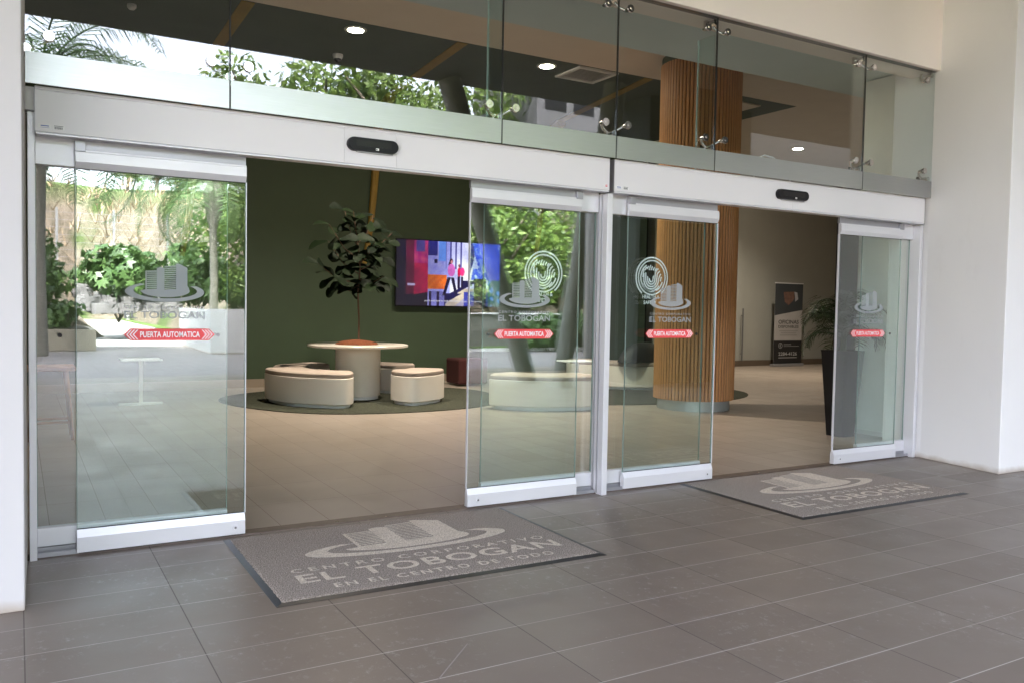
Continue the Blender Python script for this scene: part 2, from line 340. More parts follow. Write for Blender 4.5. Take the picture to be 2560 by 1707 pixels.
# ================================================================ building shell
b = MB(); b.prism([(-4, 4.16), (.022, 4.16), (.036, 4.86), (.045, 5.3), (-4, 5.3)], 0, 4.995)
tag(b.obj('wall', WHITE, bevel=.006), 'white plastered wall pier left of the entrance, scuffed at its foot', 'wall')
b = MB(); b.prism([(7.16, 4.057), (9.6, 4.03), (9.6, 5.3), (7.325, 5.3), (7.29, 4.87)], 0, 4.995)
tag(b.obj('wall', WHITER, bevel=.006), 'white plastered wall pier right of the entrance with deep splayed reveal', 'wall')
b = MB(); b.prism([(.0, 4.8), (7.32, 4.8), (7.32, 5.12), (.0, 5.12)], 3.553, 4.995)
tag(b.obj('fascia_wall', BOUNCEW, bevel=.004), 'plain white wall above the upper glazing, coloured for warm bounced light', 'wall')
b = MB(); b.box(-14, 34, 5.45, 17.5, 5.0, 35); b.box(-6.2, -4.02, 5.1, 5.3, 0, 4.99); b.box(9.62, 19.2, 5.1, 5.28, 0, 4.99); b.box(-6.2, 19.2, 17.05, 17.3, 0, 4.99); b.box(19.02, 19.2, 5.3, 17, 0, 4.99); b.box(-6.2, -6.02, 5.3, 17, 0, 4.99)
tag(b.obj('sun_block_tower', WHITE), 'unseen tall block added above the lobby to keep sun off the terrace', 'building')  # tower added out of view to block the sun; low walls close the lobby
b = MB(); b.box(-14, 34, -3.1, 5.44, 5.0, 5.6)
tag(b.obj('canopy', mat('dark_canopy_soffit', (.09, .098, .085), .8, 0, var=.1)), 'dark canopy soffit over the terrace', 'canopy')
# lobby walls and ceilings
b = MB(); b.box(-6, 11.0, 13.5, 13.75, 0, 4.7); gw = tag(b.obj('green_wall', GREENW), 'dark green lobby wall carrying the television', 'wall')
b = MB(); b.box(-6, 11.0, 13.478, 13.498, 0, .13); b.obj('skirting', mat('beige_skirting', (.28, .23, .18), .5), gw)
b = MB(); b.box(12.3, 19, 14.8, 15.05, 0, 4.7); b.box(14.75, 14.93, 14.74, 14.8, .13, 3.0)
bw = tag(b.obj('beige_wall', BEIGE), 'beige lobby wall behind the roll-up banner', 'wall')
b = MB(); b.box(12.3, 19, 14.735, 14.797, 0, .135); b.obj('skirting', mat('brown_skirting', (.12, .09, .065), .5), bw)
b = MB(); b.box(11.0, 12.3, 16.2, 16.4, 0, 4.7); b.box(10.9, 11.0, 13.75, 16.2, 0, 4.7); b.box(12.3, 12.4, 15.05, 16.2, 0, 4.7)
tag(b.obj('dark_recess_wall', BLACKM), 'black walled passage recess between the green and beige walls', 'wall')
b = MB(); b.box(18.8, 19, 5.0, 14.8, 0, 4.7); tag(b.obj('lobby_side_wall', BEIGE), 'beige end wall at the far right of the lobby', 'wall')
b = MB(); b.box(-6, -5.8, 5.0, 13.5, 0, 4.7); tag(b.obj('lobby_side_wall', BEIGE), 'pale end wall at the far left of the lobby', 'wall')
b = MB(); b.box(8.11, 8.3, 5.3, 6.25, 0, 3.88); b.box(8.3, 19, 5.3, 5.5, 0, 3.88)
iw = tag(b.obj('inner_return_wall', mat('white_inner_paint', (.90, .92, .88), .6)), 'white inner return wall behind the rightmost door glass', 'wall')
b = MB(); b.box(8.095, 8.108, 5.3, 6.25, 0, .05); b.obj('skirting', PLINTH, iw)
b = MB(); b.box(7.82, 8.11, 6.256, 6.32, 0, 2.75); tag(b.obj('black_partition', mat('black_cladding', (.014, .015, .017), .35), bevel=.004), 'tall black clad partition end behind the palm planter', 'partition')
b = MB(); b.box(-6, 19, 5.125, 6.75, 3.9, 4.1); struct(b.obj('ceiling_soffit', SOFG))
b = MB(); b.box(-6, 19, 6.75, 9.84, 4.7, 4.9); b.box(11.1, 19, 9.84, 16.5, 4.7, 4.9); b.box(-6, 19, 6.75, 6.9, 4.1, 4.7)
struct(b.obj('ceiling', CEILB))
b = MB(); b.box(-6, 11.1, 9.84, 13.9, 4.7, 4.9)
n_ = 6; cove = [(13.5, 4.7)]+[(13.5-.9+.9*math.sin(PI/2*i/n_)-.0, 4.7-.9+.9*math.cos(PI/2*i/n_)) for i in range(n_+1)]
struct(b.obj('green_ceiling', mat('green_ceiling_paint', (.075, .095, .075), .7)))
for i, (xa, xb, lb) in enumerate([(2.26, 2.33, 'leftmost'), (4.95, 5.2, 'middle'), (8.0, 8.5, 'rightmost')]):
    b = MB(); w_ = .075
    b.add([(xa-w_, 9.86, 4.69), (xa+w_, 9.86, 4.69), (xb+w_, 12.9, 4.69), (xb-w_, 12.9, 4.69), (xa-w_, 9.86, 4.699), (xa+w_, 9.86, 4.699), (xb+w_, 12.9, 4.699), (xb-w_, 12.9, 4.699)], [(0,3,2,1),(4,5,6,7),(0,1,5,4),(1,2,6,5),(2,3,7,6),(3,0,4,7)])
    pts = [(xb, 12.9, 4.66), (xb, 13.2, 4.58), (xb, 13.42, 4.3), (xb-.01, 13.46, 3.8), (xb-.05, 13.465, 3.2), (xb-.1, 13.47, 2.6), (xb-.2, 13.475, 2.0)]
    b.tube(pts, [.09, .085, .08, .07, .06, .05, .04], 8)
    tag(b.obj('ceiling_strip', TAN), lb+' tan strip running across the green ceiling and down the wall', 'ceiling strip', 'tan strips on the green ceiling')
# downlights
LAMP = emit('lamp_glow', (1, .86, .66), 28)
for (x, y, z, lb, en) in [(3.61, 10.12, 4.7, 'round lit downlight left of the two over the green ceiling', 60), (6.41, 10.14, 4.7, 'round lit downlight beside the ceiling vent', 60), (14.0, 12.35, 4.7, 'small lit downlight in the beige ceiling far right', 50)]:
    t = thing('downlight', lb, 'light', (x, y, z), 'recessed ceiling downlights')
    b = MB(); b.lathe([(.09, -.012), (.135, -.012), (.14, -.001)], (x, y, z), 28); b.obj('trim_ring', WHITEP, t)
    b = MB(); b.lathe([(0, -.015), (.095, -.013), (.095, -.005)], (x, y, z), 28); b.obj('lamp', LAMP, t)
    ld = bpy.data.lights.new('downlight_lamp', 'SPOT'); ld.energy = en; ld.color = (1, .88, .72); ld.spot_size = R(120); ld.spot_blend = .8; ld.shadow_soft_size = .09
    lo = bpy.data.objects.new('downlight_lamp', ld); C.objects.link(lo); lo.parent = t; lo.location = (0, 0, -.03)
# air vent
t = thing('ceiling_vent', 'square white louvred air vent in the green ceiling', 'vent', (7.1, 10.2, 4.69))
b = MB(); b.box(6.78, 7.46, 9.87, 9.93, 4.675, 4.699); b.box(6.78, 7.46, 10.44, 10.5, 4.675, 4.699); b.box(6.78, 6.84, 9.93, 10.44, 4.675, 4.699); b.box(7.40, 7.46, 9.93, 10.44, 4.675, 4.699)
b.obj('frame', WHITEP, t)
b = MB()
for k in range(9):
    y = 9.95+k*.054; b.add([(6.84, y, 4.678), (7.4, y, 4.678), (7.4, y+.035, 4.697), (6.84, y+.035, 4.697), (6.84, y+.004, 4.674), (7.4, y+.004, 4.674), (7.4, y+.039, 4.693), (6.84, y+.039, 4.693)], [(0,1,2,3),(7,6,5,4),(0,4,5,1),(3,2,6,7)])
b.obj('louvre', WHITEP, t)
t = thing('ceiling_vent', 'pale vent panel in the green ceiling past the wooden column', 'vent', (10.2, 10.6, 4.69))
b = MB(); b.box(9.85, 10.55, 10.1, 10.8, 4.68, 4.699); b.obj('panel', CEILB, t)
t = thing('dome_camera', 'small white dome security camera under the green ceiling', 'camera', (3.77, 11.26, 4.69))
b = MB(); b.lathe([(.07, .009), (.07, -.02), (.055, -.05)], (3.77, 11.26, 4.69), 20); b.obj('housing', WHITEP, t, smooth=True)
b = MB(); b.lathe([(.048, -.05), (.045, -.075), (.025, -.095), (0, -.1)], (3.77, 11.26, 4.69), 20); b.obj('dome', BLACK, t, smooth=True)
b = MB(); b.lathe([(.05, .009), (.05, -.02), (.03, -.045), (0, -.045)], (1.15, 10.7, 4.69), 18); tag(b.obj('smoke_detector', WHITEP), 'small white smoke detector at the left of the green ceiling', 'smoke detector')
# ================================================================ upper glazing
KU = 4.86/4.94
def ux(X): return X*KU
def uz(Z): return CH+(Z-CH)*KU
seams = [.037, 1.033, 2.777, 3.7205, 4.670, 6.419, 7.404]
ZB, ZF, ZT = uz(2.419), uz(2.576), uz(3.587)
posn = ['first', 'second', 'third', 'fourth', 'fifth', 'last']
gl_lab = ['leftmost upper glass pane reflecting palm and white sky', 'second upper glass pane from the left, above the large black sensor', 'third upper glass pane from the left, over the first header end',
          'upper glass pane in front of the left half of the wooden column', 'widest clear upper glass pane right of the wooden column', 'rightmost greenish upper glass pane against the white wall']
for i in range(6):
    x0, x1 = ux(seams[i])+.004, ux(seams[i+1])-.004
    t = thing('upper_glazing', gl_lab[i], 'glass panel', ((x0+x1)/2, 4.86, ZB), 'frameless panes above the sliding doors')
    b = MB(); b.box(x0, x1, 4.854, 4.866, ZB, ZT); b.obj('pane', GLASSU, t)
    b = MB(); b.box(x0+.001, x1-.001, 4.8505, 4.8535, ZB+.001, ZF); b.obj('steel_band', BAND, t)
    if 0 < i: b = MB(); b.box(x0-.0072, x0-.0012, 4.852, 4.868, ZB, ZT); b.obj('seal', DARKGAP, t)
b = MB(); b.box(.03, 7.3, 4.84, 4.90, ZT+.001, 3.552); tag(b.obj('glazing_channel', ALUT), 'thin dark channel holding the top of the upper glazing', 'glazing channel')
for x in (seams[2], seams[4]):
    b = MB(); b.box(ux(x)-.006, ux(x)+.006, 4.885, 5.06, ZF-.12, ZT-.12)
    f = tag(b.obj('glass_fin', GLASS), 'vertical glass stiffening fin behind the %s upper joint' % ('second' if x < 3 else 'fourth'), 'glass fin', 'glass fins behind the upper glazing')
    b = MB(); b.box(ux(x)-.006, ux(x)+.006, 5.062, 5.066, ZF-.12, ZT-.12); b.obj('polished_edge', mat('fin_edge', (.5, .6, .57), .2), f)
# spider fittings: two armed clamps at each joint
def spider(xj, top, arms, label):
    zc = uz(2.60) if not top else uz(3.56); zb = uz(2.664) if not top else uz(3.4945)
    x = ux(xj); t = thing('spider_fitting', label, 'glass clamp', (x, 4.95, zc), 'steel spider clamps of the upper glazing')
    b = MB(); b.tube([(x, 4.875, zc), (x, 4.975, zc)], .022, 14); b.box(x-.035, x+.035, 4.95, 4.975, zc-.028, zc+.028); b.obj('hub', STEEL, t, smooth=True)
    for a in arms:
        xb = x+a*ux(.100)
        b = MB(); b.tube([(x, 4.94, zc), (x+(xb-x)*.6, 4.935, zc+(zb-zc)*.6), (xb, 4.905, zb)], [.012, .010, .009], 10); b.obj('arm', STEEL, t, smooth=True)
        b = MB(); b.tube([(xb, 4.868, zb), (xb, 4.905, zb)], [.021, .012], 16); b.tube([(xb, 4.842, zb), (xb, 4.8535, zb)], [.026, .029], 22); b.tube([(xb, 4.8395, zb), (xb, 4.842, zb)], [.007, .009], 6); b.obj('disc', STEEL, t, smooth=True)
jn = ['left wall', 'first pane joint', 'second pane joint', 'joint above the middle post', 'joint before the wooden column', 'last pane joint', 'right wall']
for i, xj in enumerate(seams):
    arms = (1,) if i == 0 else ((-1,) if i == 6 else (-1, 1))
    if i == 6: xj = 7.385
    if i == 0: xj = .047
    spider(xj, False, arms, 'polished spider clamp low on the glass at the '+jn[i])
    if i >= 2: spider(xj, True, arms, 'polished spider clamp high on the glass at the '+jn[i])
# ================================================================ door headers
KH = 4.885/4.94
HZ0, HZ1 = CH+(2.1735-CH)*KH, CH+(2.413-CH)*KH
def header(x0, x1, sx0, sx1, label, code):
    t = thing('door_header', label, 'door header', ((x0+x1)/2, 4.9, HZ0), 'aluminium operator headers of the sliding doors')
    segs = [(x0, sx0-.0015), (sx0, sx1), (sx1+.0015, x1)] if code else [(x0, sx0-.0015), (sx0, x1)]
    for a, c in segs:
        b = MB(); b.extx([(4.885, HZ0+.014), (4.885, HZ1-.022), (4.889, HZ1-.019), (4.885, HZ1-.016), (4.887, HZ1), (4.97, HZ1), (4.97, HZ0+.014)][::-1], a, c)
        b.obj('cover', COVER, t)
    b = MB(); b.extx([(4.882, HZ0), (4.882, HZ0+.006), (4.888, HZ0+.0085), (4.884, HZ0+.0135), (4.97, HZ0+.0135), (4.97, HZ0)][::-1], x0+.004, x1-.004); b.obj('lower_lip', ALU, t)
    for xa, xb in ((x0-.003, x0-.0004), (x1+.0004, x1+.003)): b = MB(); b.box(xa, xb, 4.884, 4.97, HZ0, HZ1-.002); b.obj('end_cap', ALUG, t)
    lx = x0+.012; z = HZ0+.03
    b = MB(); b.cur = 0; b.box(lx, lx+.058, 4.8838, 4.8848, z, z+.022)
    b.box(lx+.066, lx+.118, 4.8838, 4.8848, z-.003, z+.021)
    o = b.obj('maker_sticker', WHITEP, t)
    b = MB(); random.seed(3); x = lx+.072
    while x < lx+.108: w_ = random.choice((.0008, .0016, .0024)); b.box(x, x+w_, 4.8834, 4.8837, z, z+.012); x += w_+.0016
    b.box(lx+.07, lx+.112, 4.8834, 4.8837, z+.015, z+.0175)
    b.obj('barcode', BLACKM, o)
    F = Flat().poly([(lx+.012, z+.010), (lx+.048, z+.010), (lx+.048, z+.0145), (lx+.012, z+.0145)]); F.poly([(lx+.01, z+.003), (lx+.05, z+.003), (lx+.05, z+.0045), (lx+.01, z+.0045)])
    F.mb(lambda u, v: (u, 4.8836, v)).obj('sticker_print', mat('blue_print', (.03, .09, .4), .5), o)
    return t
h1 = header(.084*KH, 3.672*KH, 1.70*KH, 2.035*KH, 'white metal header box over the left sliding doors', 1)
h2 = header(3.716*KH, 7.325*KH, 5.56*KH, 5.9, 'white metal header box over the right sliding doors', 0)
b = MB(); b.box(3.665*KH-.028, 3.665*KH-.008, 4.8838, 4.8848, HZ0+.028, HZ0+.05); s_ = b.obj('red_sticker', WHITEP, h1)
b = MB(); b.box(3.665*KH-.026, 3.665*KH-.010, 4.8834, 4.8837, HZ0+.035, HZ0+.049); b.obj('red_mark', RED, s_)
b = MB(); b.box(3.665*KH-.020, 3.665*KH-.012, 4.883, 4.8833, HZ0+.040, HZ0+.046); b.obj('white_mark', WHITEP, s_)
def sensor(xc, wd, zc, label):
    t = thing('motion_sensor', label, 'motion sensor', (xc, 4.86, zc-.04), 'black motion sensors on the headers')
    b = MB(); n = 12; hw, hh = wd/2, .040
    rings = [(1.0, 4.8845), (1.0, 4.862), (.97, 4.852), (.90, 4.846)]
    vs_ = []; m_ = 2*(n+1)
    for k, y in rings:
        for sgn, c0 in ((1, xc+hw-hh), (-1, xc-hw+hh)):
            for i in range(n+1):
                a = (-PI/2+PI*i/n) if sgn > 0 else (PI/2+PI*i/n)
                vs_.append((c0+math.cos(a)*hh*k, y, zc+math.sin(a)*hh*k))
    fs = [tuple(range((len(rings)-1)*m_, len(rings)*m_))]
    for j in range(len(rings)-1): fs += [(j*m_+i, j*m_+(i+1)%m_, (j+1)*m_+(i+1)%m_, (j+1)*m_+i) for i in range(m_)]
    b.add(vs_, fs); b.obj('housing', BLACK, t, smooth=True)
    b = MB(); b.box(xc-hw+.05, xc+hw-.05, 4.8455, 4.847, zc-.012, zc+.022); b.obj('lens', mat('dark_lens', (.01, .009, .01), .3, spec=.3), t)
    b = MB(); b.box(xc+.01, xc+.03, 4.8440, 4.8453, zc-.032, zc-.018); m1 = b.obj('badge', WHITEP, t)
    b = MB(); b.box(xc+.012, xc+.019, 4.8435, 4.8439, zc-.029, zc-.022); b.obj('badge_mark', BLACK, m1)
    b = MB(); b.box(xc-hw+.06, xc+hw-.03, 4.868, 4.884, zc-.046, zc-.0405); b.obj('base_edge', ALUG, t)
KS = 4.86/4.94
sensor(1.884*KS, .325*KS, CH+(2.309-CH)*KS, 'long black motion sensor on the left header')
sensor(5.562*KS, .36*KS, CH+(2.303-CH)*KS, 'small black motion sensor on the right header')
# ================================================================ posts, side panels
def post(x0, x1, y0, y1, label, z1=2.155):
    b = MB(); b.box(x0, x1, y0, y1, 0, z1); o = tag(b.obj('door_post', ALU, bevel=.0025), label, 'door post', 'aluminium posts of the entrance'); return o
post(.048, .082, 4.93, 5.05, 'white aluminium post against the left wall pier', 2.28)
b = MB(); b.box(.038, .081, 4.90, 4.99, 2.281, 2.395); tag(b.obj('filler_block', WHITE), 'small white plaster block above the left door post', 'filler block')
p_ = post(3.622, 3.668, 4.885, 5.04, 'white aluminium post between the two pairs of doors')
b = MB(); b.box(3.6165, 3.6215, 4.94, 4.952, .01, 2.15); b.box(3.6165, 3.6215, 4.985, 4.995, .01, 2.15); b.obj('glazing_bead', ALUG, p_)
p_ = post(7.235, 7.275, 4.91, 5.05, 'aluminium post against the right wall pier')
def side_panel(x0, x1, label):
    t = thing('fixed_sidelight', label, 'sidelight', ((x0+x1)/2, 5.02, 0), 'fixed glass side panels behind the sliding doors')
    b = MB(); b.box(x0, x1, 5.015, 5.025, .15, 2.03); b.obj('pane', GLASS, t)
    b = MB(); b.extx([(5.0, .052), (5.0, .146), (5.013, .152), (5.04, .152), (5.04, .052)][::-1], x0, x1); b.obj('bottom_rail', ALU, t, bevel=.002)
    b = MB(); b.box(x0, x1, 4.985, 5.045, 2.028, 2.20); b.obj('top_rail', ALU, t, bevel=.002)
    b = MB(); b.box(x0, x1, 4.96, 5.05, .006, .016); b.box(x0, x1, 4.96, 4.966, .016, .03); b.box(x0, x1, 5.03, 5.036, .016, .048); b.box(x0, x1, 5.0, 5.006, .016, .048); b.obj('floor_track', ALUG, t)
    for xx in (x0, x1-.003): b = MB(); b.box(xx, xx+.003, 5.0145, 5.0255, .152, 2.028); b.obj('pane_edge', EDGE, t)
side_panel(.083, 1.04, 'fixed glass side panel behind the leftmost sliding door'); side_panel(2.70, 3.616, 'fixed glass side panel left of the middle post')
side_panel(3.670, 4.67, 'fixed glass side panel right of the middle post'); side_panel(6.56, 7.234, 'fixed glass side panel behind the rightmost sliding door')
# ================================================================ sliding leaves
def sticker(t, xc, zc, wd, yf):
    h = wd*.135; a = wd/2
    F = Flat().poly([(xc-a, zc), (xc-a+h*.5, zc-h/2), (xc+a-h*.5, zc-h/2), (xc+a, zc), (xc+a-h*.5, zc+h/2), (xc-a+h*.5, zc+h/2)])
    b = MB(); b.exty([F.v[i] for i in range(6)], yf-.0006, yf); s = b.obj('warning_sticker', RED, t)
    F = Flat().text('PUERTA AUTOMATICA', xc, zc-h*.25, h*.52, wd*.66, bold=.02)
    for sg in (-1, 1):
        for k in range(3):
            x = xc+sg*(a-h*.16-k*h*.25)
            F.strip([(x-sg*h*.36, zc+h*.42), (x, zc), (x-sg*h*.36, zc-h*.42)], [(x-sg*h*.36-sg*h*.10, zc+h*.42), (x-sg*h*.11, zc), (x-sg*h*.36-sg*h*.10, zc-h*.42)])
    F.mb(lambda u, v: (u, yf-.0012, v)).obj('lettering', VWHITE, s)
def leafdoor(x0, x1, side, label, logo, fp=None, st=None):
    """side=+1: opening to the right of this leaf"""
    t = thing('sliding_door', label, 'sliding door', ((x0+x1)/2, 4.965, 0), 'glass sliding door leaves')
    g0, g1 = (x0+.004, x1-.003) if side > 0 else (x0+.003, x1-.004)
    b = MB(); b.box(g0, g1, 4.960, 4.970, .125, 2.03); b.obj('pane', GLASS, t)
    b = MB(); b.extx([(4.94, .014), (4.94, .093), (4.957, .134), (4.973, .134), (4.985, .1), (4.985, .014)][::-1], x0, x1); br = b.obj('bottom_rail', ALU, t, bevel=.0012)
    b = MB(); b.box(x0+.01, x1-.01, 4.955, 4.975, .007, .0135); b.obj('brush_seal', DARKGAP, t)
    zb, zc, zt = CH+(2.017-CH)*1.004, 2.052, 2.103
    b = MB(); b.extx([(4.957, zb), (4.94, zc), (4.94, zt), (4.946, zt+.002), (4.946, zt+.011), (4.975, zt+.011), (4.975, zb)][::-1], x0, x1); b.obj('top_rail', ALU, t, bevel=.0012)
    b = MB(); b.box(g0, g1, 4.9572, 4.9597, .1345, .1385); b.obj('lower_gasket', DARKGAP, t)
    b = MB(); b.box(g0, g1, 4.9572, 4.9597, zb-.0035, zb-.0003); b.obj('upper_gasket', DARKGAP, t)
    b = MB(); b.box(x0, x1, 4.962, 4.985, zt+.0115, 2.172); b.obj('hanger_bar', ALUG, t)
    ex = x0+.0 if side > 0 else x1-.05
    b = MB(); b.box(ex+(-.002 if side > 0 else .002), ex+(.048 if side > 0 else .052), 4.935, 4.961, zt+.0005, 2.158); b.obj('end_bracket', ALUG, t, bevel=.002)
    for xx in (g0-.0025, g1+.0001): b = MB(); b.box(xx, xx+.0024, 4.9595, 4.9705, .134, zb); b.obj('pane_edge', EDGE, t)
    b = MB(); ox_ = x1 if side > 0 else x0-.004; b.box(ox_, ox_+.004, 4.953, 4.974, .134, zb); b.obj('edge_profile', ALU, t)
    bx = x1-.055 if side > 0 else x0+.078
    b = MB(); b.tube([(bx, 4.9365, .054), (bx, 4.9398, .054)], [.0155, .0175], 22); bo = b.obj('lock_rosette', ALU, t, smooth=True)
    b = MB(); b.tube([(bx, 4.9350, .054), (bx, 4.9364, .054)], [.0065, .0065], 14); b.obj('key_hole', ALUT, bo)
    # frosted logo
    lc, lw = logo; F = Flat(); emblem(F, lc, 1.336, lw)
    F.text('CENTRO CORPORATIVO', lc, 1.298, .016, lw*1.0, bold=.02, spacing=1.35); F.text('EL TOBOGAN', lc, 1.245, .040, lw*1.02, bold=.018)
    F.mb(lambda u, v: (u, 4.9592, v)).obj('frosted_logo', FROST, t)
    if fp:
        F = Flat(); fingerprint(F, fp, 1.576, .150)
        F.text('HEALTH &', fp-.005, 1.418, .028, .165, bold=.02); F.text('SAFETY', fp-.012, 1.376, .028, .125, bold=.02)
        F.mb(lambda u, v: (u, 4.9712, v)).obj('fingerprint_sticker', VWHITE, t)
    sc, sw = st; sticker(t, sc, 1.158, sw, 4.9588)
    b = MB(); dx = x0+.13 if side > 0 else x1-.13
    for x in ([.19, .98] if side > 0 and x0 < 1 else [4.57] if side > 0 else [2.72] if x0 < 3 else [6.93]):
        b.tube([(x, 4.972, 1.155), (x, 4.976, 1.155)], .011, 14)
    b.obj('guide_dot', BLACKM, t)
leafdoor(.263, 1.128, 1, 'largest sliding glass door leaf, leftmost, slid open in front of its panel', (.70, .405), None, (.726, .466))
leafdoor(2.568, 3.442, -1, 'sliding glass door leaf left of the middle post with round fingerprint sticker', (2.995, .405), 3.15, (2.995, .474))
leafdoor(3.866, 4.745, 1, 'sliding glass door leaf right of the middle post, in front of the wooden column', (4.29, .40), 4.11, (4.288, .474))
leafdoor(6.178, 7.03, -1, 'rightmost sliding glass door leaf beside the black planter', (6.60, .39), None, (6.60, .474))
# ================================================================ door mats
def doormat(cx, cy, rz, label):
    t = thing('doormat', label, 'doormat', (cx, cy, 0), 'logo doormats in front of the doors')
    W_, H_ = 1.80, 1.20; hw, hh = W_/2, H_/2; ins = .035
    b = MB(); vs_ = [(-hw,-hh,.001),(hw,-hh,.001),(hw,hh,.001),(-hw,hh,.001),(-hw+ins,-hh+ins,.008),(hw-ins,-hh+ins,.008),(hw-ins,hh-ins*.4,.008),(-hw+ins,hh-ins*.4,.008)]
    b.add([(x+cx,y+cy,z) for x,y,z in vs_], [(0,3,2,1),(4,5,6,7),(0,1,5,4),(1,2,6,5),(2,3,7,6),(3,0,4,7)]); b.obj('rubber_border', RUBBER, t, bevel=.004)
    b = MB(); nx, ny = 120, 80; random.seed(int(cx*10))
    x0, x1, y0, y1 = -hw+ins, hw-ins, -hh+ins, hh-ins*.4
    vs_ = []
    for j in range(ny+1):
        for i in range(nx+1):
            e = min(i, nx-i, j, ny-j) == 0; q = 0 if not e else .004
            vs_.append((cx+x0+(x1-x0)*i/nx+random.uniform(-.003, .003), cy+y0+(y1-y0)*j/ny+random.uniform(-.003, .003), (.0085 if e else .013+random.uniform(-.0012, .0012))))
    b.add(vs_, [(j*(nx+1)+i, j*(nx+1)+i+1, (j+1)*(nx+1)+i+1, (j+1)*(nx+1)+i) for j in range(ny) for i in range(nx)]); b.obj('pile', MATG, t, smooth=True)
    F = Flat(); emblem(F, .02, -.09, 1.20)
    F.text('CENTRO CORPORATIVO', 0.01, -.205, .062, 1.46, bold=.012, spacing=1.5); F.text('EL TOBOGAN', 0.015, -.375, .135, 1.48, bold=.022, spacing=1.12); F.text('EN EL CENTRO DE TODO', 0.02, -.495, .062, 1.22, bold=.022, spacing=1.35)
    # squash the emblem so that it fits the depth of the mat, and roughen its edge like tufted pile
    vv = []
    for u, v in F.v: vv.append((u, v if v < -.09 else -.09+(v+.09)*.94))
    F.v = vv; F.dirn = (0, 0, 1); F.step = .0006; b = F.mb(lambda u, v: (cx+u, cy+v, .0165))
    b.v = [(x, y, z) for x, y, z in b.v]
    o = b.obj('logo', MATL, t)
    d = o.modifiers.new('wobble', 'DISPLACE'); tx = bpy.data.textures.new('n', 'CLOUDS'); tx.noise_scale = .012; d.texture = tx; d.strength = .012; d.direction = 'X'; d.texture_coords = 'GLOBAL'
    t.rotation_euler = (0, 0, rz); return t
doormat(1.885, 4.285, R(-.6), 'grey doormat with a cream tower logo before the left doorway')
doormat(5.285, 4.315, R(-.6), 'grey doormat with a cream tower logo before the right doorway')
# ================================================================ lobby furniture
TC = (4.15, 11.4)
t = thing('round_table', 'round white pedestal table under the fig tree', 'table', (TC[0], TC[1], 0))
b = MB(); b.lathe([(.29, .0), (.29, .05)], (*TC, 0), 48); b.obj('base', PLINTH, t)
b = MB(); b.lathe([(.30, .052), (.315, .06), (.315, .73)], (*TC, 0), 64); b.obj('pedestal', BENCHW, t, smooth=True)
b = MB(); b.lathe([(.0, .731), (.66, .731), (.70, .74), (.70, .762), (.695, .768), (0, .769)], (*TC, 0), 72); b.obj('tabletop', mat('marble_white', (.62, .58, .52), .3, var=.15), t, smooth=True)
def bench(cx, cy, ri, ro, a0, a1, label, ht=.46):
    rm = (ri+ro)/2; hw = (ro-ri)/2; am = R((a0+a1)/2); t = thing('curved_bench', label, 'bench', (cx+rm*math.cos(am), cy+rm*math.sin(am), 0), 'curved white benches of the lobby')
    def outline(sh):
        n = 18; e = (hw-sh); da = math.degrees(sh/rm); A0, A1 = a0+da, a1-da; out = []; k = .9*e/rm; ka = math.degrees(k)
        for i in range(n+1): a = R(A0+ka*.5+(A1-A0-ka)*i/n); out.append((cx+(rm+e)*math.cos(a), cy+(rm+e)*math.sin(a)))
        for i in range(1, 10): q = PI/2-PI*i/10; a = R(A1-ka*.5+ka*.5*math.cos(q)**.7); out.append((cx+(rm+e*math.sin(q))*math.cos(a), cy+(rm+e*math.sin(q))*math.sin(a)))
        for i in range(n+1): a = R(A1-ka*.5-(A1-A0-ka)*i/n); out.append((cx+(rm-e)*math.cos(a), cy+(rm-e)*math.sin(a)))
        for i in range(1, 10): q = -PI/2+PI*i/10; a = R(A0+ka*.5-ka*.5*math.cos(q)**.7); out.append((cx+(rm+e*math.sin(q))*math.cos(a), cy+(rm+e*math.sin(q))*math.sin(a)))
        return out
    def lift(sh, z): return [(x, y, z) for x, y in outline(sh)]
    def stack(layers):
        b = MB(); n = len(layers[0]); vs_ = [p for l in layers for p in l]
        fs = [(j*n+i, j*n+(i+1)%n, (j+1)*n+(i+1)%n, (j+1)*n+i) for j in range(len(layers)-1) for i in range(n)]
        fs += [tuple(range(n-1, -1, -1)), tuple(range((len(layers)-1)*n, len(layers)*n))]; return b.add(vs_, fs)
    stack([lift(.045, .001), lift(.045, .05)]).obj('plinth', PLINTH, t, smooth=True)
    stack([lift(.01, .052), lift(0, .06), lift(0, ht-.075), lift(.006, ht-.07)]).obj('body', BENCHW, t, smooth=True)
    stack([lift(.012, ht-.068), lift(.006, ht-.055), lift(.008, ht-.02), lift(.03, ht-.003), lift(.07, ht)]).obj('cushion', CUSH, t, smooth=True)
bench(*TC, .72, 1.28, 168, 247, 'large curved white bench front left of the round table')
bench(*TC, .72, 1.24, 283, 330, 'short curved white bench front right of the round table')
bench(*TC, .72, 1.24, 100, 150, 'curved white bench mostly hidden behind the round table, left', .45)
bench(*TC, .72, 1.2, 20, 60, 'curved white bench behind the round table, right', .45)
bench(6.4, 10.25, .70, 1.25, 205, 285, 'curved white bench seen through the door leaf left of the middle post')
bench(9.4, 12.0, .75, 1.3, 175, 262, 'curved white bench with a black bag beside the wooden column')
b = MB(); pts = [(TC[0]+.15+1.95*math.cos(a)*(1+.06*math.sin(3*a)), TC[1]-.05+1.75*math.sin(a)*(1+.05*math.cos(2*a))) for a in [2*PI*i/60 for i in range(60)]]; b.prism(pts, .001, .010)
tag(b.obj('rug', RUGM), 'dark green organic rug under the round table and benches', 'rug')
b = MB(); pts = [(8.2+2.2*math.cos(a), 10.5+1.35*math.sin(a)*(1+.1*math.cos(a))) for a in [2*PI*i/60 for i in range(60)]]; b.prism(pts, .001, .009)
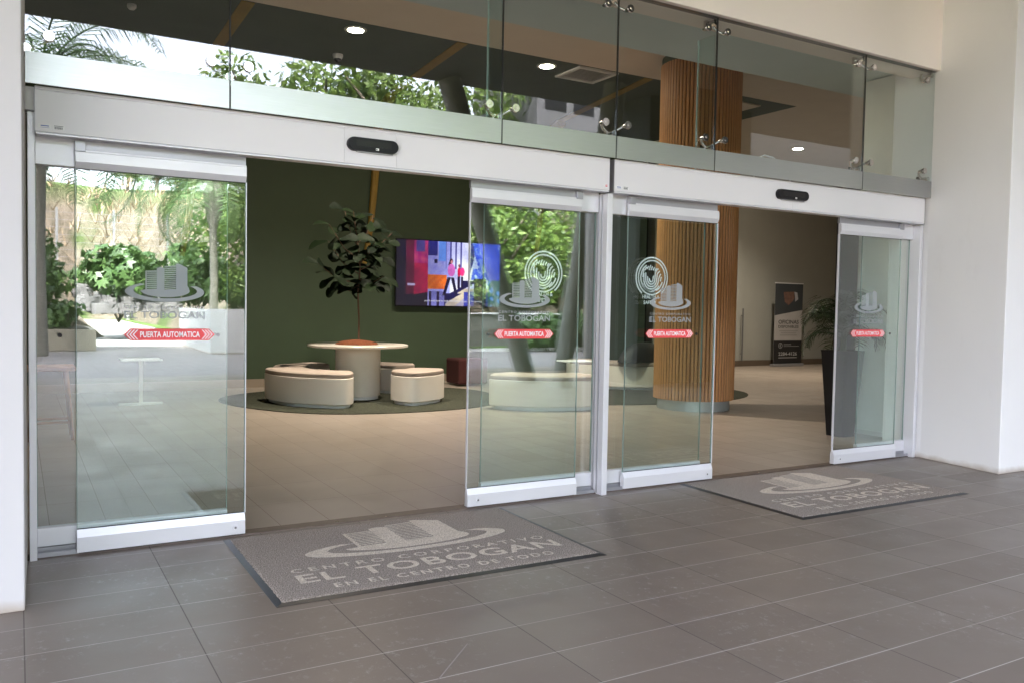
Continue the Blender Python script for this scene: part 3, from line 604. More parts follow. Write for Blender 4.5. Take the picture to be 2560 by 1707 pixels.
tag(b.obj('rug', RUGM), 'dark green rug showing on both sides of the wooden column', 'rug')
# black bag on the bench
b = MB(); rings = [(.02, .36, .17), (.0, .39, .19), (.12, .38, .17), (.22, .33, .13), (.29, .22, .08), (.32, .08, .03)]; vs_ = []; n = 20
for z, a, c in rings[1:]: vs_ += [(8.83+.12*z/.3+a*math.cos(2*PI*k/n)*(1+.05*math.sin(5*k)), 10.98+c*math.sin(2*PI*k/n), .464+z) for k in range(n)]
m_ = len(rings)-1; b.add(vs_, [(j*n+i, j*n+(i+1)%n, (j+1)*n+(i+1)%n, (j+1)*n+i) for j in range(m_-1) for i in range(n)]+[tuple(range((m_-1)*n, m_*n)), tuple(range(n-1, -1, -1))])
tag(b.obj('bag', BLACKM, smooth=True), 'black soft bag lying on the bench beside the wooden column', 'bag')
b = MB(); b.box(6.3, 6.85, 12.5, 13.0, .03, .45); t = tag(b.obj('ottoman', REDD, bevel=.03), 'dark red cube ottoman in front of the green wall', 'ottoman')
def side_table(cx, cy, label):
    t = thing('side_table', label, 'side table', (cx, cy, 0), 'small white side tables of the lobby')
    b = MB(); b.prism([(cx-.26, cy-.02), (cx-.05, cy-.07), (cx+.26, cy-.03), (cx+.26, cy+.03), (cx+.05, cy+.07), (cx-.26, cy+.02)], .002, .028); b.obj('foot', WHITEP, t, bevel=.004)
    b = MB(); b.box(cx-.022, cx+.022, cy-.018, cy+.018, .029, .568); b.obj('stem', WHITEP, t, bevel=.004)
    b = MB(); b.box(cx-.24, cx+.24, cy-.17, cy+.17, .57, .59); b.obj('top', WHITEP, t, bevel=.006)
side_table(1.36, 11.72, 'white pedestal side table seen through the leftmost door leaf'); side_table(6.86, 9.9, 'white pedestal side table seen through the leaf left of the middle post')
t = thing('stool', 'wooden four-legged stool behind the leftmost side panel', 'stool', (.27, 9.2, 0))
b = MB(); b.box(.06, .48, 9.0, 9.4, .66, .70); b.obj('seat', WOODL, t, bevel=.01)
for sx in (-1, 1):
    for sy in (-1, 1): b = MB(); b.tube([(.27+sx*.18, 9.2+sy*.17, .002), (.27+sx*.13, 9.2+sy*.12, .66)], [.016, .021], 10); b.obj('leg', WOODL, t, smooth=True)
for sy in (-1, 1): b = MB(); b.tube([(.27-.165, 9.2+sy*.155, .17), (.27+.165, 9.2+sy*.155, .17)], .012, 8); b.obj('rung', WOODL, t)
# fig tree
LEAFD = leafmat('fig_leaf', (.008, .016, .005), (.003, .007, .003), .6, .03, spec=.12)
t = thing('fig_tree', 'dark fiddle-leaf fig tree rising from the round table', 'tree', (TC[0], TC[1]-.02, .77))
b = MB(); tr_ = [(4.15, 11.38, .78), (4.16, 11.4, 1.1), (4.14, 11.4, 1.5), (4.17, 11.4, 1.85), (4.12, 11.4, 2.25), (4.06, 11.4, 2.62)]; b.tube(tr_, [.016, .014, .013, .012, .009, .004], 8)
random.seed(11); tips = [(4.06, 11.4, 2.62)]
brs = []
for (z, dx, dz, dy) in [(1.62, -.62, .25, -.1), (1.68, .30, .05, -.2), (1.75, -.38, .45, .2), (1.8, .42, .35, .1), (1.95, -.5, .45, -.2), (2.05, .46, .3, -.1), (2.1, -.15, .55, .2), (2.2, .25, .40, .1), (1.9, .1, .3, -.35), (1.6, -.2, -.02, .2)]:
    p0 = Vector((4.15, 11.4, z)); p2 = p0+Vector((dx, dy, dz)); p1 = (p0+p2)/2+Vector((0, 0, -.08)); b.tube([p0, p1, p2], [.009, .007, .004], 6); brs.append((p0, p1, p2))
b.obj('trunk', mat('fig_bark', (.09, .05, .03), .8), t, smooth=True)
def bigleaf(b, base, d, ln, wd, nrm):
    d = d.normalized(); s_ = d.cross(nrm)
    if s_.length < .05: s_ = d.orthogonal()
    s_.normalize(); u_ = s_.cross(d).normalized()
    prof = [(0, .02), (.12, .30), (.3, .50), (.5, .62), (.72, 1.0), (.88, .85), (.97, .45), (1.0, .0)]
    vs_ = []
    for q, ww in prof:
        c = base+d*ln*q-Vector((0, 0, 1))*ln*.25*q*q; vs_ += [c+s_*wd*.5*ww+u_*wd*.12*ww, c, c-s_*wd*.5*ww+u_*wd*.12*ww]
    n = len(prof); b.add(vs_, [f for i in range(n-1) for f in ((i*3, i*3+1, i*3+4, i*3+3), (i*3+1, i*3+2, i*3+5, i*3+4))])
b = MB()
for (p0, p1, p2) in brs:
    for k in range(10):
        q = .25+.75*k/9; p = p0.lerp(p1, q*2) if q < .5 else p1.lerp(p2, q*2-1)
        a = k*2.4+random.uniform(-.4, .4); d = Vector((math.cos(a), math.sin(a)*.9, random.uniform(-.5, .55))); bigleaf(b, p, d, random.uniform(.17, .30), random.uniform(.12, .19), Vector((random.uniform(-.4, .4), -.8, .7)))
for k in range(9): a = k*1.1; bigleaf(b, Vector((4.07, 11.4, 2.36+.03*k)), Vector((math.cos(a), math.sin(a), .5)), .2, .13, Vector((0, -.6, .8)))
b.obj('foliage', LEAFD, t, smooth=True)
b = MB(); b.lathe([(.30, .0), (.285, .02), (.2, .045), (.08, .06), (0, .065)], (TC[0]-.03, TC[1]-.03, .770), 30); b.obj('moss_bed', RUST, t, smooth=True)
# television
TX0, TX1, TZ0, TZ1 = 5.53, 7.56, 1.30, 2.45
t = thing('television', 'wall mounted television showing people beside a train', 'television', ((TX0+TX1)/2, 13.45, TZ0))
b = MB(); b.box(TX0, TX1, 13.40, 13.45, TZ0, TZ1); b.obj('casing', BLACK, t, bevel=.006)
b = MB(); b.box(TX0+.5, TX1-.5, 13.45, 13.498, TZ0+.3, TZ1-.3); b.obj('wall_mount', BLACKM, t)
def paint(u, v):      # u to the right, v downward, 0..1 : the picture on the screen
    import math as m
    n = .5+.5*m.sin(u*57+3*m.sin(v*11))*m.sin(v*23+u*31)
    c = (.70, .72, 1.0)
    if u < .085: c = (.012, .01, .06)
    elif u < .16: c = (.30, .02, .08) if v < .85-.2*u else (.01, .01, .05)
    elif u < .29: c = (.55+.2*n, .03+.12*(v < .35)*n, .12+.12*(v < .35)) if v < .83-.3*(u-.16) else (.02, .008, .04)
    elif u < .44: c = (.42+.1*n, .42+.1*n, .80)
    elif u < .50: c = (.5, .52, .9)
    if .08 < u < .30 and .66 < v < .70 and u > .1 and u < .17: c = (.9, .8, 1)
    if .18 < u < .26 and v < .17: c = (.20, .16, .4)
    if .29 <= u < .47 and .52 < v < .74: c = (.72+.2*n, .22+.1*n, .03)
    if .29 <= u < .38 and v < .22: c = (.04, .05, .25)
    if .39 < u < .46 and v < .30: c = (.25, .45, .9)
    if .35 < u < .38 and .28 < v < .34: c = (.02, .02, .08)
    if .46 <= u < .62 and v < .42 and (int(u*60) % 3 == 0): c = (.12, .12, .35)
    pv = .95-(u-.38)*.95                       # platform edge in perspective
    if u > .38 and v > pv and v > .72: c = (.46, .44, .5) if (int((u*9+v*6)) % 2) else (.62, .56, .42)
    if u > .38 and abs(v-pv) < .03+.05*(v > .8): c = (.02, .02, .10)
    if u > .30 and u <= .46 and v > .78: c = (.30, .30, .55) if int(u*40) % 3 else (.05, .03, .08)
    if .62 < u < .72:
        if .38 < v < .6: c = (.85, .88, 1)
        if .6 < v < .68: c = (.04, .04, .12)
    if u > .64 and v > .78: c = (.10, .12, .40)
    # walker in pink, two more behind
    def el(cu, cv, ru, rv): return ((u-cu)/ru)**2+((v-cv)/rv)**2 < 1
    if el(.512, .30, .018, .04) or el(.503, .35, .016, .05): c = (.10, .03, .03)
    if el(.517, .31, .010, .025): c = (.75, .4, .35)
    if el(.515, .44, .036, .10): c = (.78, .28, .62)
    if .55 < v < .84 and (abs(u-(.495-.18*(v-.55))) < .017-.01*(v-.55) or abs(u-(.525+.14*(v-.55))) < .016-.01*(v-.55)): c = (.015, .012, .05)
    if el(.592, .37, .010, .03): c = (.30, .12, .10)
    if el(.590, .47, .016, .08): c = (.7, .02, .10)
    if el(.622, .46, .022, .07): c = (.85, .08, .25)
    if .54 < v < .72 and (abs(u-.588) < .012 or abs(u-.620) < .012): c = (.03, .015, .06)
    # blue-shirted figure, cropped by the screen
    if u > .70+.03*m.sin(v*5) and v < .58: c = (.10, .17, .75) if n < .8 else (.14, .22, .85)
    if .715 < u < .78 and .05 < v < .4 and u-.715 < (v-.05)*.2: c = (.6, .65, .95)
    if .70 < u < .745 and v < .56 and (u < .72+.02*m.sin(v*9)): c = (.06, .05, .25)
    if .74 < u < .86 and v >= .56: c = (.012, .014, .035)
    if u > .88 and v > .58: c = (.10, .28, .20) if n > .3 else (.2, .45, .8)
    g = .72+.45*(.5+.5*m.sin(u*9+v*4))*(.5+.5*m.sin(v*13-u*17+1))+.25*(random.random()-.5)*(.3+abs(m.sin(u*41))); g *= .45+.9*min(1, u*1.6)
    return tuple(min(1, x*g+.012) for x in c)
nu, nv = 200, 112; b = MB(); sx0, sx1, sz0, sz1 = TX0+.015, TX1-.012, TZ0+.02, TZ1-.015
b.add([(sx0+(sx1-sx0)*i/nu, 13.398, sz1-(sz1-sz0)*j/nv) for j in range(nv+1) for i in range(nu+1)], [(j*(nu+1)+i, (j+1)*(nu+1)+i, (j+1)*(nu+1)+i+1, j*(nu+1)+i+1) for j in range(nv) for i in range(nu)])
m, tt, p = newmat('screen_picture'); at = N(tt, 'ShaderNodeVertexColor', layer_name='pic'); L(tt, at.outputs[0], p.inputs['Emission Color']); p.inputs['Emission Strength'].default_value = .055; p.inputs['Base Color'].default_value = (.01, .01, .01, 1)
scr = b.obj('screen', m, t)
ca = scr.data.color_attributes.new('pic', 'FLOAT_COLOR', 'CORNER'); cols = []
for j in range(nv):
    for i in range(nu): c = paint((i+.5)/nu, (j+.5)/nv); cols += [c[0]**1.5, c[1]**1.5, c[2]**1.2, 1]*4
ca.data.foreach_set('color', cols)
F = Flat().text("you'll only have to walk 200 meters to get to the building", sx0+(sx1-sx0)*.54, sz0+.065, .036, (sx1-sx0)*.56, bold=.01)
F.mb(lambda u, v: (u, 13.396, v)).obj('caption', emit('caption_white', (.8, .8, .9), .05), scr)
# slatted column
CX, CY, CR = 7.98, 8.72, .535
t = thing('wooden_column', 'round column clad in vertical oak slats in the lobby', 'column', (CX, CY, 0))
b = MB(); b.lathe([(CR-.05, 0), (CR-.05, .14)], (CX, CY, 0), 64); b.obj('plinth', mat('steel_plinth', (.5, .53, .52), .3, .3, var=.2), t, smooth=True)
b = MB(); ns = 68; poly = []
for k in range(ns):
    for q, rr in ((.0, CR-.022), (.12, CR-.022), (.17, CR-.004), (.30, CR+.003), (.55, CR+.005), (.80, CR+.003), (.95, CR-.004)):
        a = 2*PI*(k+q)/ns; poly.append((CX+rr*math.cos(a), CY+rr*math.sin(a)))
b.prism(poly, .141, 4.60); n_ = len(poly); b.mi = [0, 0]+[1 if i % 7 in (0, 1, 6) else 0 for i in range(n_)]; b.obj('slats', (OAK, mat('groove_shade', (.20, .095, .038), .8)), t)  # groove faces coloured darker, shade between the slats painted in
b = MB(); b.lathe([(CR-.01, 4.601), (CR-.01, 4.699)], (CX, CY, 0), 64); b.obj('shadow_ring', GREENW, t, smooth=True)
# roll-up banner
t = thing('rollup_banner', 'roll-up advertising banner for available offices by the beige wall', 'banner', (16.2, 14.4, 0))
def bx(u, v, y=14.40): return (15.72+u*.97+0, y-(u-.5)*.0, v)
b = MB(); b.box(15.66, 16.70, 14.33, 14.47, .0, .065); b.obj('base', ALUG, t, bevel=.01)
b = MB(); b.box(15.70, 16.67, 14.39, 14.41, 1.99, 2.01); b.obj('top_bar', ALU, t)
b = MB(); b.box(15.705, 16.665, 14.399, 14.402, .066, 1.989); pan = b.obj('panel', mat('banner_grey', (.36, .345, .34), .6), t)
b = MB(); b.exty([(15.707, 1.22), (16.663, 1.36), (16.663, 1.988), (15.707, 1.988)], 14.397, 14.3985); b.obj('dark_picture', mat('banner_dark', (.035, .04, .045), .6), pan)
b = MB(); b.box(15.707, 16.663, 14.397, 14.3985, .066, .62); b.obj('dark_foot', mat('banner_black', (.012, .011, .012), .6), pan)
F = Flat().poly([(15.99, 1.78), (16.35, 1.80), (16.38, 1.66), (16.30, 1.56), (16.16, 1.47), (16.04, 1.55)]); F.mb(lambda u, v: (u, 14.3955, v)).obj('hands_picture', mat('skin_print', (.15, .08, .06), .7, var=.4, vs_=12), pan)
F = Flat().poly([(16.36, 1.80), (16.46, 1.78), (16.50, 1.62), (16.40, 1.56), (16.39, 1.66)]); F.mb(lambda u, v: (u, 14.3952, v)).obj('cuff_picture', mat('cuff_print', (.35, .35, .38), .7), pan)
DK = mat('dark_print', (.03, .03, .03), .6); LT = mat('light_print', (.45, .45, .45), .6)
F = Flat().text('OFICINAS', 16.19, 1.02, .095, .70, bold=.015).text('DISPONIBLES', 16.19, .92, .065, .70, bold=.012); F.mb(lambda u, v: (u, 14.3955, v)).obj('headline', DK, pan)
F = Flat()
for k, (z, a, c) in enumerate([(.84, 15.87, 16.52), (.79, 15.93, 16.46), (.74, 15.90, 16.49)]): F.poly([(a, z), (c, z), (c, z+.014), (a, z+.014)])
F.mb(lambda u, v: (u, 14.3955, v)).obj('fine_print', mat('faint_print', (.24, .23, .225), .6), pan)
F = Flat().text('2284-4126', 16.19, .26, .085, .64, bold=.015); F.arc(15.93, .50, .062, 0, 360, .010); F.arc(15.945, .50, .032, 60, 300, .010); F.strip([(15.925, .535), (15.925, .465)], [(15.934, .535), (15.934, .465)])
F.poly([(15.87, .20), (16.51, .20), (16.51, .215), (15.87, .215)]); F.poly([(16.04, .52), (16.3, .52), (16.3, .53), (16.04, .53)]); F.poly([(16.04, .48), (16.58, .48), (16.58, .487), (16.04, .487)])
F.mb(lambda u, v: (u, 14.3955, v)).obj('contact_print', LT, pan)
# pull handle on the wall edge
t = thing('pull_handle', 'long vertical steel pull handle at the edge of the beige wall', 'handle', (14.95, 14.7, .3))
b = MB(); b.tube([(14.95, 14.68, .14), (14.95, 14.68, 1.37)], .018, 10); b.obj('bar', ALUT, t, smooth=True)
b = MB(); b.tube([(14.95, 14.68, .3), (14.95, 14.739, .3)], .01, 8); b.tube([(14.95, 14.68, 1.2), (14.95, 14.739, 1.2)], .01, 8); b.obj('standoff', ALUT, t)
# tall black planter with palm
t = thing('planter', 'tall tapered black planter holding a palm inside the right doorway', 'planter', (7.75, 6.13, 0))
b = MB(); px, py = 7.75, 6.13; vs_ = []
for z, h in ((0, .10), (.90, .155), (.93, .16), (.93, .135), (.86, .13)): vs_ += [(px-h, py-h, z), (px+h, py-h, z), (px+h, py+h, z), (px-h, py+h, z)]
b.add(vs_, [(3, 2, 1, 0)]+[(j*4+i, j*4+(i+1)%4, (j+1)*4+(i+1)%4, (j+1)*4+i) for j in range(4) for i in range(4)]+[(16, 17, 18, 19)]); b.obj('pot', BLACK, t)
b = MB(); b.box(px-.128, px+.128, py-.128, py+.128, .862, .885); b.obj('soil', mat('soil', (.03, .02, .012), .95), t)
PALM = leafmat('palm_leaf', (.03, .055, .016), (.015, .03, .008), .4, .2)
def frond(b, base, az, el0, ln, droop, nl=26, lw=.012, ll=.28, tip=.4, hang=.35):
    pts = []; p = Vector(base); el = el0; st = ln/14
    for i in range(15):
        pts.append(p.copy()); p = p+Vector((math.cos(az)*math.cos(el), math.sin(az)*math.cos(el), math.sin(el)))*st; el -= droop/14*(1+i*.06)
    b.tube(pts, [lw*1.1*(1-i/16) + .002 for i in range(15)], 5)
    for k in range(nl):
        q = .12+.88*k/nl; f = q*14; i = min(13, int(f)); pp = pts[i].lerp(pts[i+1], f-i); d = (pts[i+1]-pts[i]).normalized(); s_ = d.cross(Vector((0, 0, 1))); s_.normalize()
        L_ = ll*(math.sin(PI*min(1, q*.85+.12)))**.6*random.uniform(.85, 1.1)
        for sg in (-1, 1):
            dd = (s_*sg+d*.55+Vector((0, 0, random.uniform(-.2, .25)))).normalized(); e1 = pp+dd*L_*.55; e2 = e1+(dd+Vector((0, 0, -hang*2))).normalized()*L_*.45
            wv = d*lw; b.add([pp-wv*.5, pp+wv*.5, e1+wv*.6, e1-wv*.6, e2], [(0, 1, 2, 3), (3, 2, 4)])
random.seed(5); b = MB()
b.tube([(px, py, .88), (px+.01, py, 1.1), (px, py, 1.34)], [.035, .03, .03], 8)
for k in range(22): frond(b, (px, py, 1.02+.015*k), k*2.4, R(random.uniform(20, 75)), random.uniform(.5, .72), R(random.uniform(70, 125)), 24, .009, .24)
b.obj('palm_fronds', PALM, t)
# cable and note left on the header
b = MB(); b.tube([(5.16, 5.0, 2.40), (5.2, 5.0, 2.58), (5.28, 5.0, 2.61), (5.38, 5.0, 2.60), (5.5, 5.0, 2.54), (5.6, 5.0, 2.41)], .006, 8); tag(b.obj('cable', WHITEP, smooth=True), 'loop of white cable lying behind the steel band', 'cable')
# ================================================================ OUTDOORS, seen in the panes
def rl(X, Ym, Z): return (X, 9.93-Ym, Z)
CONC = mat('concrete', (.34, .34, .33), .75, 0, var=.15, bs=.2, bsc=20); COLG = mat('column_grey', (.34, .34, .30), .6, 0, var=.1)
def slant(p0, p1, r0, r1, label):
    t = thing('slanted_column', label, 'column', p0, 'leaning columns under the canopy')
    b = MB(); b.tube([p0, p1], [r0, r1], 24); b.obj('shaft', COLG, t, smooth=True)
    b = MB(); b.lathe([(r0+.07, .003), (r0+.07, .02), (r0+.01, .022)], p0, 24); b.obj('base_plate', CONC, t)
slant((7.83, -2.86, 0), (6.05, -2.8, 4.995), .17, .19, 'grey column leaning left under the canopy, reflected in the glass')
slant((7.9, -1.9, 0), (8.5, -1.6, 4.995), .17, .19, 'grey column leaning slightly right under the canopy')
b = MB(); b.box(9.4, 11.8, -3.0, -1.8, 0, 4.995); tag(b.obj('core_wall', mat('dark_core_paint', (.06, .066, .055), .8)), 'dark green-grey wall block standing under the canopy', 'wall')
t = thing('office_building', 'pale grey panelled office wing across the garden', 'building', (22, -24, 0))
b = MB(); b.box(19.6, 24.4, -28, -22, 0, 13); b.obj('wall', mat('grey_panels', (.13, .13, .14), .6), t)
for k in range(3):
    for j in range(3): b = MB(); b.box(20.0+k*1.5, 21.1+k*1.5, -21.99, -21.95, 4+j*3, 6+j*3); b.obj('window', BLACK, t)
b = MB()
for k in range(4): b.box(19.6, 24.4, -21.985, -21.975, 3.2+k*3, 3.23+k*3)
b.obj('panel_joint', BLACKM, t)
t = thing('side_building', 'plain grey neighbouring building to the right of the garden', 'building', (42, -30, 0))
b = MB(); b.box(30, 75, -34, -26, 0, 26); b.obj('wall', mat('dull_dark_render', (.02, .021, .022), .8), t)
b = MB(); b.box(30, 75, -25.995, -25.985, 7.5, 7.56); b.obj('panel_joint', BLACKM, t)
# low wall, planter, kerb
b = MB(); b.box(4.2, 5.4, -12.74, -12.26, 0, 1.12); tag(b.obj('white_block', WHITE), 'square white wall end block by the path', 'wall')
b = MB(); b.box(5.45, 17.2, -12.7, -12.3, 0, 1.07); lw = tag(b.obj('low_wall', mat('low_wall_grey', (.17, .17, .16), .8)), 'long low grey garden wall with a white cap, facing the terrace', 'wall')
b = MB(); b.box(5.42, 17.25, -12.75, -12.25, 1.071, 1.11); b.obj('cap', WHITEP, lw)
b = MB(); b.box(4.2, 4.4, -17.0, -12.75, 0, 1.10); tag(b.obj('path_wall', WHITE), 'short white wall running along the path', 'wall')
t = thing('planter_box', 'long low concrete planter box filled with shrubs', 'planter', (-2.5, -15, 0))
b = MB(); b.box(-7, 1.75, -17.0, -14.2, 0, .54); b.obj('box', mat('planter_concrete', (.30, .27, .22), .8, bs=.2), t, bevel=.01)
b = MB(); b.box(-6.9, 1.6, -16.9, -14.3, .541, .56); b.obj('soil', mat('dark_soil', (.04, .03, .02), .9), t)
b = MB(); b.box(10.8, 15.6, -12.2, -11.6, 0, .10); tag(b.obj('kerb', WHITEP), 'low white kerb in front of the garden wall', 'kerb')
b = MB(); b.box(10.9, 15.5, -12.1, -11.7, .101, .13); o = b.obj('grass', LAWN); o['kind'] = 'stuff'; o['label'] = 'strip of grass inside the white kerb'
random.seed(2)
def bollard(x, y, label):
    t = thing('bollard', label, 'bollard', (x, y, 0), 'pale bollards beside the path')
    b = MB(); b.lathe([(.12, 0), (.12, 1.1), (.14, 1.12), (.14, 1.18), (.1, 1.22)], (x, y, 0), 16); b.obj('post', CONC, t, smooth=True)
    b = MB(); b.lathe([(.1, 1.221), (.13, 1.30), (.09, 1.40), (0, 1.43)], (x, y, 0), 16); b.obj('cap', WHITEP, t, smooth=True)
for i, (x, ym) in enumerate([(5.9, 57), (6.45, 56), (6.75, 53), (7.3, 52), (7.9, 50)]): bollard(x, 9.93-ym, ('leftmost', 'second', 'third', 'fourth', 'fifth')[i]+' pale bollard at the end of the path')
# terrain: bank with hedge, dry hill beyond
b = MB(); nx, ny = 60, 24; vs_ = []
for j in range(ny+1):
    for i in range(nx+1):
        x = -60+i*3; ym = 28+j*2.3; q = max(0, min(1, (ym-30)/36)); z = -.3+9.6*q**.75+.5*math.sin(x*.21+j)*q*.6+max(0, 1.1-abs(ym-33)*.2)
        if 0 < x < 40 and ym < 66 and ym > 29: z = -.3+9.6*max(0, (ym-60)/14)**.7 if (x > 1 and ym < 74 and x < 9 and ym < 62) else z
        if ym > 75: z += 1
        vs_.append((x, 9.93-ym, z))
b.add(vs_, [(j*(nx+1)+i, (j+1)*(nx+1)+i, (j+1)*(nx+1)+i+1, j*(nx+1)+i+1) for j in range(ny) for i in range(nx)])
def drygrass():
    m, t, p = newmat('dry_grass_hill'); s = N(t, 'ShaderNodeSeparateXYZ'); g = N(t, 'ShaderNodeNewGeometry'); L(t, g.outputs['Position'], s.inputs[0])
    v = noise(t, 1.2, 8, rough=.7); col = mixc(t, ramp(t, v, .35, .65), (.37, .30, .24), (.21, .175, .13)); v2 = noise(t, .25, 4)
    col = mixc(t, ramp(t, v2, .52, .62), col, (.10, .15, .04)); col = mixc(t, ramp(t, s.outputs[2], 7.0, 9), col, (.13, .20, .05))
    L(t, col, p.inputs['Base Color']); p.inputs['Roughness'].default_value = 1; bump(t, p, noise(t, 6, 6, rough=.8), 1, .3); return m
struct(b.obj('hill', drygrass(), smooth=True))
# foliage kit
LEAF1 = leafmat('shrub_leaf', (.10, .17, .05), (.05, .10, .03), .35, .25); LEAF2 = leafmat('tree_leaf', (.17, .25, .05), (.07, .13, .03), .45, .35); LEAF3 = leafmat('dark_tree_leaf', (.05, .10, .04), (.025, .055, .02), .4, .25)
BARK = mat('bark', (.16, .13, .10), .9, 0, var=.4, vs_=6, bs=.6, bsc=14, bd=.03)
def leaves(b, c, r, n, sz, flat=.6, lobed=False):
    for _ in range(n):
        while True:
            q = Vector((random.uniform(-1, 1), random.uniform(-1, 1), random.uniform(-1, 1)))
            if .25 < q.length < 1: break
        p = Vector((c[0]+q.x*r[0], c[1]+q.y*r[1], c[2]+q.z*r[2])); s = sz*random.uniform(.6, 1.3)
        nrm = (q*.6+Vector((random.uniform(-1, 1), random.uniform(-1, 1), random.uniform(-.2, 1)))).normalized(); a = nrm.orthogonal().normalized(); a = (a*math.cos(s*99)+nrm.cross(a)*math.sin(s*99)); c_ = nrm.cross(a)
        if lobed:
            pts = [p]
            m2 = 12
            for k in range(m2+1):
                an = -2.5+5.0*k/m2; rr = s*(1.0 if k % 2 == 0 else .55); pts.append(p+a*rr*math.cos(an)+c_*rr*math.sin(an)*.8-Vector((0, 0, rr*.3)))
            b.add(pts, [(0, k, k+1) for k in range(1, m2+1)])
        else: b.add([p-a*s, p-c_*s*.38, p+a*s, p+c_*s*.38], [(0, 1, 2, 3)])
def shrub(x, y, z, r, label, group, lm=LEAF1, n=260, sz=.2, lobed=True):
    t = thing('shrub', label, 'shrub', (x, y, z), group); b = MB()
    for k in range(5): leaves(b, (x+random.uniform(-.5, .5)*r[0], y+random.uniform(-.5, .5)*r[1], z+r[2]*random.uniform(.7, 1.2)), (r[0]*.6, r[1]*.6, r[2]*.55), n//5, sz, lobed=lobed)
    b.obj('foliage', lm, t)
    b = MB()
    for k in range(5): a = k*1.3; b.tube([(x, y, z-.3), (x+math.cos(a)*r[0]*.5, y+math.sin(a)*r[1]*.5, z+r[2]*.9)], [.03, .01], 5)
    b.obj('stems', BARK, t); return t
random.seed(21)
hg = 'big-leaved shrubs of the bank'
s0 = shrub(0, 9.93-31.5, .9, (1.9, 1.4, 1.35), 'broad big-leaved shrub in the middle of the bank', hg, n=620, sz=.26)
s1 = shrub(-3.3, 9.93-31.2, .9, (1.9, 1.4, 1.35), 'broad big-leaved shrub left on the bank', hg, n=620, sz=.26)
k = 0
spots = [(-6.5, 31.4), (3.0, 31.8), (5.6, 32.4), (8.2, 31.6), (10.6, 32.4), (13.2, 31.9), (15.8, 32.3), (18.4, 31.8), (21, 32.2), (23.8, 31.8), (26.5, 32)]
nm = ['far left end', 'behind the grey rocks', 'behind the palm', 'next right of the palm', 'centre right', 'right of centre', 'under the bright trees', 'right half', 'near the office wing', 'beside the office wing', 'far right end']
for i, (x, ym) in enumerate(spots): dup(s0 if i % 2 else s1, (x, 9.93-ym, .75+(i % 3)*.12), 'big-leaved shrub on the bank, '+nm[i], i*1.3, 1.12)
pg = 'shrubs growing in the planter box'
s2 = shrub(-.2, -15.4, .55, (1.2, 1.0, 1.8), 'rounded green shrub at the near end of the planter box', pg, lm=LEAF1, n=760, sz=.17)
for i, x in enumerate((-1.9, -3.4, -5.0)): dup(s2, (x, -15.5, .55), ('middle', 'third', 'last')[i]+' shrub of the planter box', i+1.2, 1.15)
s3 = shrub(1.05, -14.9, .5, (.75, .6, .5), 'small spilling shrub at the planter corner', pg, n=260, sz=.13)
rg = 'shrubs before the low garden wall'
s4 = shrub(13.9, -11.5, 0, (1.0, .8, .75), 'leafy dark shrub before the low wall', rg, lm=LEAF1, n=420, sz=.17)
dup(s4, (15.4, -11.6, 0), 'second leafy shrub before the low wall', 2, 1.15); dup(s4, (16.9, -11.4, 0), 'third leafy shrub before the low wall', 4, 1.3)
# rocks
b = MB(); random.seed(9)
for k in range(110):
    x = random.uniform(1.8, 4.6); q = random.random(); y = 9.93-30.2-q*2.0; z = .95+q*.9; r = random.uniform(.12, .26); n = 6
    vs_ = [(x+r*math.cos(a)*random.uniform(.8, 1.3), y+r*math.sin(a), z+dz*r*.6*random.uniform(.8, 1.2)) for dz in (-1, .2, 1) for a in [2*PI*i/n for i in range(n)]]
    b.add(vs_, [(j*n+i, j*n+(i+1)%n, (j+1)*n+(i+1)%n, (j+1)*n+i) for j in range(2) for i in range(n)]+[tuple(range(2*n, 3*n))])
o = b.obj('rocks', mat('grey_rock', (.20, .185, .19), .9, 0, var=.4, bs=.4)); o['kind'] = 'stuff'; o['label'] = 'loose grey rocks heaped before the shrubs'
# trees
def tree(x, y, h, cr, cz, label, lm, n=2600, sz=.13, group='broad trees beyond the terrace'):
    t = thing('tree', label, 'tree', (x, y, 0), group); b = MB()
    b.tube([(x, y, -.2), (x+.1, y, h*.3), (x-.1, y+.1, h*.6), (x+.05, y, h*.85)], [.22, .18, .11, .04], 10)
    lb = []
    for k in range(7): a = k*2.4; z0 = h*(.3+.07*k); p = (x+math.cos(a)*cr*.65, y+math.sin(a)*cr*.65, z0+h*.22); b.tube([(x, y, z0), ((x+p[0])/2, (y+p[1])/2, z0+h*.09), p], [.09, .06, .025], 7); lb.append(p)
    b.obj('trunk', BARK, t, smooth=True); b = MB()
    for k in range(16):
        a = random.uniform(0, 2*PI); rr = cr*random.uniform(.2, .85); z = h*cz+random.uniform(-.32, .38)*h; leaves(b, (x+math.cos(a)*rr, y+math.sin(a)*rr, z), (cr*.42, cr*.42, cr*.33), n//16, sz)
    b.obj('crown', lm, t); return t
random.seed(31)
t0 = tree(11.5, 9.93-27.5, 7.2, 2.6, .6, 'bright yellow-green tree behind the low garden wall', LEAF2, 4200, .15)
t1 = tree(20.5, 9.93-23.5, 6.5, 2.3, .58, 'dense green tree at the right of the garden', LEAF3, 3600, .15)
dup(t0, (15.6, 9.93-28.2, 0), 'bright green tree right of the first, behind the low wall', 1.3, 1.05)
dup(t0, (8.6, 9.93-29.6, 0), 'bright green tree next to the palm', 2.6, .95)
dup(t0, (18.6, 9.93-27.8, 0), 'bright green tree before the office wing', 4.0, 1.0)
dup(t1, (13.3, 9.93-31.5, .3), 'dark green tree standing behind the bright ones', 2.0, 1.25)
dup(t1, (24.2, 9.93-29.5, 0), 'dark green tree at the far right', 3.1, .8)
dup(t0, (21.6, 9.93-22.8, 0), 'yellow-green tree seen beside the wooden column', 5.1, .68)
